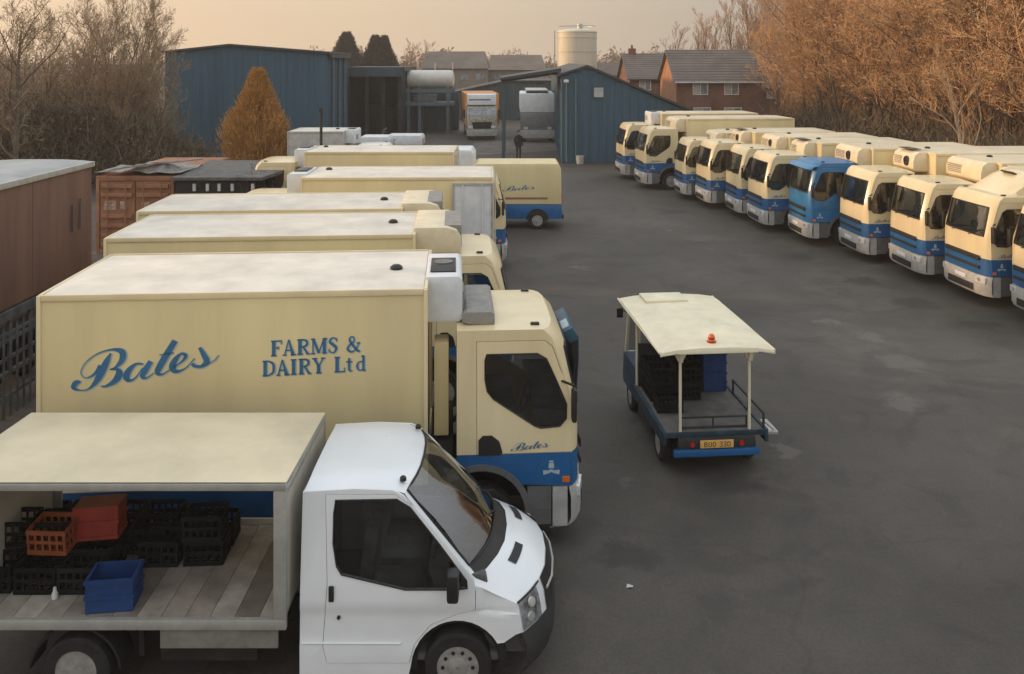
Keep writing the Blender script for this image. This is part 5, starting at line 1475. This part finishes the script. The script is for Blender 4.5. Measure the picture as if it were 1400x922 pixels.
# ------------------------------------------------------------------ person
def person(lab, loc, h, rz, coat):
    t = thing('person', lab, 'person', loc, rz)
    J = {'pel':(0,0,.95),'che':(0,.0,1.25),'nek':(0,0,1.47),'hd':(0,-.02,1.60),'top':(0,-.01,1.73),
         'sl':(-.19,0,1.40),'el':(-.25,.03,1.13),'wl':(-.22,-.10,.90),'fl':(-.21,-.14,.80),'sr':(.19,0,1.40),'er':(.26,.02,1.13),'wr':(.24,-.08,.90),'fr':(.23,-.12,.80),
         'hl':(-.09,0,.88),'kl':(-.11,-.08,.48),'al':(-.10,-.02,.09),'tl':(-.11,-.16,.04),'hr':(.09,0,.88),'kr':(.11,.02,.48),'ar':(.12,.12,.10),'tr':(.12,0,.04)}
    E = [('pel','che'),('che','nek'),('nek','hd'),('hd','top'),('che','sl'),('sl','el'),('el','wl'),('wl','fl'),('che','sr'),('sr','er'),('er','wr'),('wr','fr'),
         ('pel','hl'),('hl','kl'),('kl','al'),('al','tl'),('pel','hr'),('hr','kr'),('kr','ar'),('ar','tr')]
    R = {'pel':.15,'che':.17,'nek':.06,'hd':.095,'top':.06,'sl':.075,'el':.052,'wl':.035,'fl':.03,'sr':.075,'er':.052,'wr':.035,'fr':.03,'hl':.10,'kl':.07,'al':.05,'tl':.04,'hr':.10,'kr':.07,'ar':.05,'tr':.04}
    ks = list(J)
    me = bpy.data.meshes.new('body'); me.from_pydata([J[k] for k in ks], [(ks.index(a), ks.index(b)) for a, b in E], [])
    o = bpy.data.objects.new('body', me); COL.objects.link(o); o.parent = t
    o.modifiers.new('skin', 'SKIN'); sub = o.modifiers.new('sub', 'SUBSURF'); sub.levels = sub.render_levels = 2
    for i, k in enumerate(ks):
        sv = me.skin_vertices[0].data[i]; sv.radius = (R[k], R[k]*.85); sv.use_root = (k == 'pel')
    me.materials.append(coat)
    one('hair', MB().lathe([(.02,.115),(.07,.10),(.095,.05),(.10,.0),(.09,-.06)], (0,0,1.66), 14, 'z'), black, t)
    one('face', MB().lathe([(.02,.09),(.055,.07),(.07,.0),(.05,-.08),(.01,-.10)], (0,-.055,1.60), 12, 'z'), mat('skin', (.42,.25,.18), .6), t)
    one('jacket', MB().lathe([(.10,1.47),(.19,1.42),(.215,1.2),(.20,1.0),(.215,.84),(.19,.84)], (0,0,0), 16, 'z'), coat, t)
    t.scale = (h/1.76,)*3
    return t
pp = atz(709, 219)
person('person in dark clothes walking across the far yard', (pp.x, pp.y, .005), 1.95, .3, mat('dark_clothes', (.015,.016,.02), .9))
# ------------------------------------------------------------------ trees and plants
def twig_mat(name, c1, c2, c3, sc=.9):
    m = bpy.data.materials.new(name); m.use_nodes = True
    nt = m.node_tree; b = nt.nodes['Principled BSDF']
    tcn = nt.nodes.new('ShaderNodeTexCoord'); oi = nt.nodes.new('ShaderNodeObjectInfo')
    mu = nt.nodes.new('ShaderNodeMath'); mu.operation = 'MULTIPLY'; mu.inputs[1].default_value = 50
    nt.links.new(oi.outputs['Random'], mu.inputs[0])
    ad = nt.nodes.new('ShaderNodeVectorMath'); ad.operation = 'ADD'
    nt.links.new(tcn.outputs['Object'], ad.inputs[0]); nt.links.new(mu.outputs[0], ad.inputs[1])
    n = nt.nodes.new('ShaderNodeTexNoise'); n.inputs['Scale'].default_value = sc; n.inputs['Detail'].default_value = 7; n.inputs['Roughness'].default_value = .8
    nt.links.new(ad.outputs[0], n.inputs['Vector'])
    r = nt.nodes.new('ShaderNodeValToRGB'); r.color_ramp.elements.new(.5)
    for e_, p, c in zip(r.color_ramp.elements, (.36,.5,.66), (c1,c2,c3)): e_.position = p; e_.color = (*c, 1)
    nt.links.new(n.outputs['Fac'], r.inputs[0])
    hs = nt.nodes.new('ShaderNodeHueSaturation'); mv = nt.nodes.new('ShaderNodeMapRange')
    mv.inputs['To Min'].default_value = .8; mv.inputs['To Max'].default_value = 1.2
    nt.links.new(oi.outputs['Random'], mv.inputs['Value']); nt.links.new(mv.outputs[0], hs.inputs['Value']); nt.links.new(r.outputs[0], hs.inputs['Color'])
    nt.links.new(hs.outputs[0], b.inputs['Base Color']); b.inputs['Roughness'].default_value = .9; b.inputs['Specular IOR Level'].default_value = .1
    return m
orange_twigs = twig_mat('orange_catkin_twigs', (.36,.21,.10), (.50,.30,.15), (.62,.38,.20))
brown_twigs = twig_mat('brown_bare_twigs', (.20,.145,.09), (.32,.23,.145), (.42,.31,.20))
pale_twigs = twig_mat('pale_far_twigs', (.30,.20,.13), (.42,.28,.19), (.50,.36,.26))
gold_leaf = twig_mat('golden_foliage', (.34,.17,.05), (.56,.30,.085), (.68,.40,.13), 1.5)
dark_leaf = twig_mat('dark_evergreen', (.04,.038,.03), (.07,.066,.05), (.10,.09,.07), 1.5)
scrub_leaf = twig_mat('dark_scrub', (.07,.058,.038), (.14,.112,.074), (.22,.17,.11), 1.2)
bark = mat('brown_bark', (0.13,0.095,0.065), .9, var=.25, scale=4, bump=.5, bscale=20)
barkp = mat('pale_birch_bark', (0.40,0.30,0.20), .8, var=.2, scale=5)
class Twigs:
    def __init__(s, seed): s.v = []; s.f = []; s.r = random.Random(seed); s.wood = MB()
    def rib(s, a, b, w0, w1):
        d = b-a
        x = d.cross(Vector((s.r.uniform(-1,1), s.r.uniform(-1,1), s.r.uniform(-.4,.4))))
        if x.length < 1e-5: return
        x.normalize(); o = len(s.v)
        s.v += [tuple(a-x*w0), tuple(a+x*w0), tuple(b+x*w1), tuple(b-x*w1)]; s.f.append((o,o+1,o+2,o+3))
    def leaf(s, c, sz):
        r = s.r; u = Vector((r.uniform(-1,1),r.uniform(-1,1),r.uniform(-1,1))).normalized()
        w = u.orthogonal().normalized(); v = u.cross(w); o = len(s.v)
        k = r.uniform(.5,1)
        s.v += [tuple(c-w*sz*k), tuple(c-v*sz*.45), tuple(c+w*sz*k), tuple(c+v*sz*.45)]; s.f.append((o,o+1,o+2,o+3))
    def grow(s, p, d, L, rad, lev, maxlev, spread=.6, up=.25, kids=(7,6,6,5), tw=.014, leafn=0, leafsz=.05):
        r = s.r; pts = [p]; n = 5 if lev < 2 else 3
        for i in range(n):
            d = (d + Vector((r.gauss(0,.13), r.gauss(0,.13), r.gauss(0,.09)+up*.12))).normalized()
            pts.append(pts[-1] + d*L/n)
        if lev < 2: s.wood.tube(pts, [rad*(1-.75*i/n) for i in range(n+1)], 6 if lev == 0 else 4, cap=False)
        else:
            for i in range(n): s.rib(pts[i], pts[i+1], max(tw*.5, rad*(1-i/(n+1))), max(tw*.4, rad*(1-(i+1)/(n+1))))
        if lev == maxlev:
            for _ in range(leafn): s.leaf(pts[r.randrange(1,n+1)] + Vector((r.gauss(0,.08),r.gauss(0,.08),r.gauss(0,.08))), leafsz)
            return
        k = kids[min(lev, len(kids)-1)]
        for j in range(k):
            u = (.22 if lev == 0 else .12) + (.95-(.22 if lev == 0 else .12))*(j+r.random())/k
            q = pts[0].lerp(pts[-1], u); i = min(n-1, int(u*n)); q = pts[i].lerp(pts[i+1], u*n-i)
            ax = d.orthogonal().normalized(); ax.rotate(Matrix.Rotation(r.uniform(0,2*PI), 3, d))
            nd = (d*(1-spread*.6) + ax*spread + Vector((0,0,up))).normalized()
            s.grow(q, nd, L*r.uniform(.36,.58)*(1.15-.5*u), max(tw*.5, rad*(1-.7*u)*.5), lev+1, maxlev, spread, up, kids, tw, leafn, leafsz)
        
    def build(s, nm):
        me = bpy.data.meshes.new(nm); me.from_pydata(s.v, [], s.f); me.update(); return me
TREES = {}
def tree_proto(key, seed, h, stems, crownm, barkm, **kw):
    t = Twigs(seed); r = t.r
    for k in range(stems):
        a = 2*PI*k/stems + r.uniform(-.4,.4); lean = kw.get('lean', .16) if stems > 1 else .03
        t.grow(Vector((.25*math.cos(a)*(stems > 1), .25*math.sin(a)*(stems > 1), -.1)), Vector((lean*math.cos(a), lean*math.sin(a), 1)).normalized(), h*r.uniform(.82,1.0)*.86, h*.016/ (stems**.35), 0, kw.get('maxlev',4),
               kw.get('spread',.6), kw.get('up',.25), kw.get('kids',(9,6,6,5)), kw.get('tw',.014), kw.get('leafn',0), kw.get('leafsz',.05))
    cm = t.build('crown'); cm.materials.append(crownm)
    wm = t.wood.mesh('trunk'); wm.materials.append(barkm)
    TREES[key] = (cm, wm)
def plant_tree(key, label, px, d, scale=1.0, rz=0.0, group=None, sz=None, kind='bare_tree', z=0, tilt=0):
    t = thing(kind, label, 'tree', (atd(px, d).x, d, z), rz, group)
    t.scale = (scale*(sz or 1), scale*(sz or 1), scale)
    if tilt: t.rotation_euler.y = tilt
    for nm, me in zip(('crown','trunk'), TREES[key]):
        o = bpy.data.objects.new(nm, me); COL.objects.link(o); o.parent = t
    return t
tree_proto('al1', 1, 12.5, 3, orange_twigs, bark, kids=(11,7,6,4), leafn=3, leafsz=.055, tw=.022, up=.28, spread=.66)
tree_proto('al2', 2, 12.0, 4, orange_twigs, bark, kids=(10,6,6,4), leafn=3, leafsz=.055, tw=.022, up=.30, spread=.62)
tree_proto('al3', 3, 13.0, 2, orange_twigs, bark, kids=(12,8,6,4), leafn=3, leafsz=.055, tw=.022, up=.24, spread=.7)
tree_proto('bare1', 4, 11.5, 1, brown_twigs, bark, kids=(14,8,6,4), leafn=0, tw=.020, up=.25, spread=.75)
tree_proto('bare2', 5, 11.0, 3, brown_twigs, bark, kids=(11,7,6,5), leafn=1, leafsz=.04, tw=.020, up=.35, spread=.6)
tree_proto('round', 14, 11.5, 3, brown_twigs, bark, kids=(13,8,6,5), leafn=1, leafsz=.05, tw=.022, up=.30, spread=.62, lean=.2)
tree_proto('far1', 6, 12.0, 2, pale_twigs, bark, kids=(9,6,5,3), tw=.035, up=.45, spread=.5)
tree_proto('birch', 8, 9.5, 1, orange_twigs, barkp, kids=(8,5,4,3), tw=.016, up=.30, spread=.45)
# right belt
OG = 'orange brown bare trees behind the right truck row'
rng = random.Random(5)
belt = [(1072,74,.86),(1098,67,.92),(1112,60,1.0),(1146,57,1.0),(1180,54,1.05),(1214,52,1.0),(1246,49,1.05),(1280,47,1.0),(1316,45,1.05),(1352,43,1.0),(1388,41,1.0),(1430,39,1.0),(1475,37,1.0),
        (1130,70,1.1),(1195,66,1.15),(1262,60,1.15),(1330,55,1.15),(1400,50,1.15),(1470,46,1.1)]
belt_words = ['leftmost thin orange tree beside the brick houses', 'second thin orange tree from the brick houses']
for i, (px, d, s_) in enumerate(belt):
    lab = belt_words[i] if i < 2 else 'orange brown tree in the belt, %s from its left end in the %s rank' % (('first','second','third','fourth','fifth','sixth','seventh','eighth','ninth','tenth','eleventh')[(i-2) if i < 13 else i-13], 'front' if i < 13 else 'back')
    plant_tree(('al1','al2','al3')[i % 3], lab, px, d, s_*rng.uniform(.94,1.06), rng.uniform(0,6.28), group=OG, sz=(.8 if i < 2 else 1.0))
BT = plant_tree('birch', 'pale leaning birch trunk in front of the orange tree belt', 1333, 36, .78, 1.0, kind='birch_tree', tilt=-.30)
# left trees
plant_tree('bare1', 'large bare tree at the left edge with open twigs against the sky', 22, 40, 1.0, .5, kind='bare_tree')
plant_tree('round', 'bare brown tree between the left edge tree and the round crowned tree', 92, 52, .84, 2.1, kind='bare_tree', sz=.85)
plant_tree('round', 'round crowned bare tree touching the corner of the large blue warehouse', 163, 47, .93, 3.6, kind='bare_tree', sz=.74)
plant_tree('bare2', 'dense low tree crown filling in under the round crowned tree', 186, 46, .68, 4.2, kind='bare_tree', sz=.8)
plant_tree('bare2', 'small bare tree just outside the left edge tree', -40, 42, .85, 5.2, kind='bare_tree')
# distant pale trees
for i, (px, d, s_) in enumerate(((950,110,.95),(975,114,1.1),(1002,112,1.25),(1028,108,1.3),(1052,112,1.35),(1075,110,1.3))):
    plant_tree('far1', 'pale distant bare tree over the brick house roofs, %s of six from the left' % ('first','second','third','fourth','fifth','last')[i], px, d, s_, i*1.3, group='pale distant trees over the houses')
plant_tree('far1', 'small pale bare tree on the skyline left of the brown works roof', 578, 135, .82, 1.0)
# golden conifer shaped tree, dark conifers
def cone_tree(key, seed, h, w, n, m, leafsz, power=.85, skirt=.06):
    t = Twigs(seed); r = t.r
    t.wood.tube([(0,0,0),(0,0,h*.5),(0,0,h*.95)], [h*.02,h*.014,.01], 6)
    for i in range(n):
        u = r.random()**1.35                       # height fraction, denser low
        R = w*(1-u)**power*(.86+.18*math.sin(9*u+seed))*min(1,(u+skirt)/.14)
        a = r.uniform(0,2*PI); R *= 1+.12*math.sin(3*a+7*u)+.10*math.sin(7*a+seed+5*u)+abs(r.gauss(0,.09))
        rr2 = R*math.sqrt(r.uniform(.15,1.0))
        p = Vector((rr2*math.cos(a), rr2*math.sin(a), skirt*h+u*h*(1-skirt)))
        d = Vector((math.cos(a)*.45, math.sin(a)*.45, 1.0)).normalized()
        L = h*.05*r.uniform(.5,1.3)
        t.rib(p, p+d*L, leafsz*.3, leafsz*.1)
        t.leaf(p+d*L*r.random(), leafsz)
    cm = t.build('crown'); cm.materials.append(m); wm = t.wood.mesh('trunk'); wm.materials.append(bark); TREES[key] = (cm, wm)
cone_tree('gold', 3, 6.3, 1.85, 15000, gold_leaf, .06, power=.55)
cone_tree('dark', 9, 10.5, 3.3, 14000, dark_leaf, .15, power=.42)
plant_tree('gold', 'golden orange cone shaped tree standing in front of the large blue warehouse', 352, 40, .95, 0, kind='golden_tree', sz=1.12)
plant_tree('dark', 'left dark rounded conifer on the skyline above the open shed', 474, 112, .93, .4, kind='conifer', sz=1.0)
plant_tree('dark', 'right double topped dark conifer on the skyline above the open shed', 513, 114, .90, 1.9, kind='conifer', sz=.85)
plant_tree('dark', 'slim dark conifer touching the double topped conifer', 526, 116, .90, 2.9, kind='conifer', sz=.75)
# scrub masses
def scrub(nm, label, poly, n, m, sz, seed, kind='stuff', cat=None):
    t = Twigs(seed); r = t.r
    tot = 0
    for i in range(n):
        k = r.random()*(len(poly)-1); j = int(k); f_ = k-j
        (ax,ay,ah),(bx_,by,bh) = poly[j], poly[j+1]
        x = ax+(bx_-ax)*f_; y = ay+(by-ay)*f_; h = (ah+(bh-ah)*f_)*(.72+.28*math.sin(k*9)*math.sin(k*23+2)+.12*r.gauss(0,1))
        p = Vector((x+r.gauss(0,.7), y+r.gauss(0,.9), abs(h)*r.random()**.8))
        d = Vector((r.gauss(0,.5), r.gauss(0,.5), 1)).normalized()
        if r.random() < .45: t.rib(p, p+d*r.uniform(.3,1.1), sz*.22, sz*.08)
        else: t.leaf(p, sz)
    me = t.build(nm); me.materials.append(m)
    o = bpy.data.objects.new(nm, me); COL.objects.link(o)
    o['kind'] = kind; o['label'] = label; o['category'] = cat or 'bushes'
    return o
def wpt(px, d, h): return (atd(px,d).x, d, h)
scrub('undergrowth', 'brown brambles and saplings massed behind the right truck row', [wpt(1040,62,2.0),wpt(1110,57,3.4),wpt(1200,50,3.4),wpt(1300,43,3.2),wpt(1400,37,3.0),wpt(1500,33,3.0)], 42000, scrub_leaf, .10, 31)
scrub('tree_undergrowth', 'orange brown brush between the trunks of the right tree belt', [wpt(1080,66,5.0),wpt(1170,58,6.0),wpt(1280,50,6.0),wpt(1400,43,5.5),wpt(1500,38,5.5)], 45000, orange_twigs, .10, 32)
scrub('hedge', 'dark tangled hedge below the left trees', [wpt(-60,44,4.8),wpt(20,45,5.0),wpt(110,47,4.6),wpt(170,47,4.2),wpt(215,47,3.0),wpt(262,50,1.2)], 42000, scrub_leaf, .11, 33)
scrub('far_hedge', 'brown brush filling the background under the left trees', [wpt(-60,52,6.4),wpt(60,54,6.2),wpt(150,54,6.2),wpt(200,54,5.0)], 32000, brown_twigs, .12, 34)
scrub('brambles', 'grey brambles heaped at the right end of the low dark shed', [wpt(362,31.6,1.7),wpt(380,31.3,2.3),wpt(394,31.0,2.4)], 3500, scrub_leaf, .05, 35)
scrub('distant_trees', 'far line of trees along the horizon behind the works', [wpt(-100,230,9),wpt(400,240,8.5),wpt(560,230,9.5),wpt(800,240,8.5),wpt(900,220,9.5),wpt(1300,200,10),wpt(1700,190,10)], 26000, brown_twigs, .7, 36)
# ------------------------------------------------------------------ evening haze over the yard
hz = MB().box(-320, 320, -30, 330, -1.0, 26)
hm = bpy.data.materials.new('evening_haze'); hm.use_nodes = True
hn = hm.node_tree; hn.nodes.clear()
ho = hn.nodes.new('ShaderNodeOutputMaterial'); hv = hn.nodes.new('ShaderNodeVolumePrincipled')
hv.inputs['Color'].default_value = (0.95, 0.88, 0.80, 1); hv.inputs['Density'].default_value = 0.0008
hn.links.new(hv.outputs[0], ho.inputs['Volume'])
H = one('haze', hz, hm, smooth=0); H['kind'] = 'stuff'; H['label'] = 'thin warm evening haze filling the yard air'
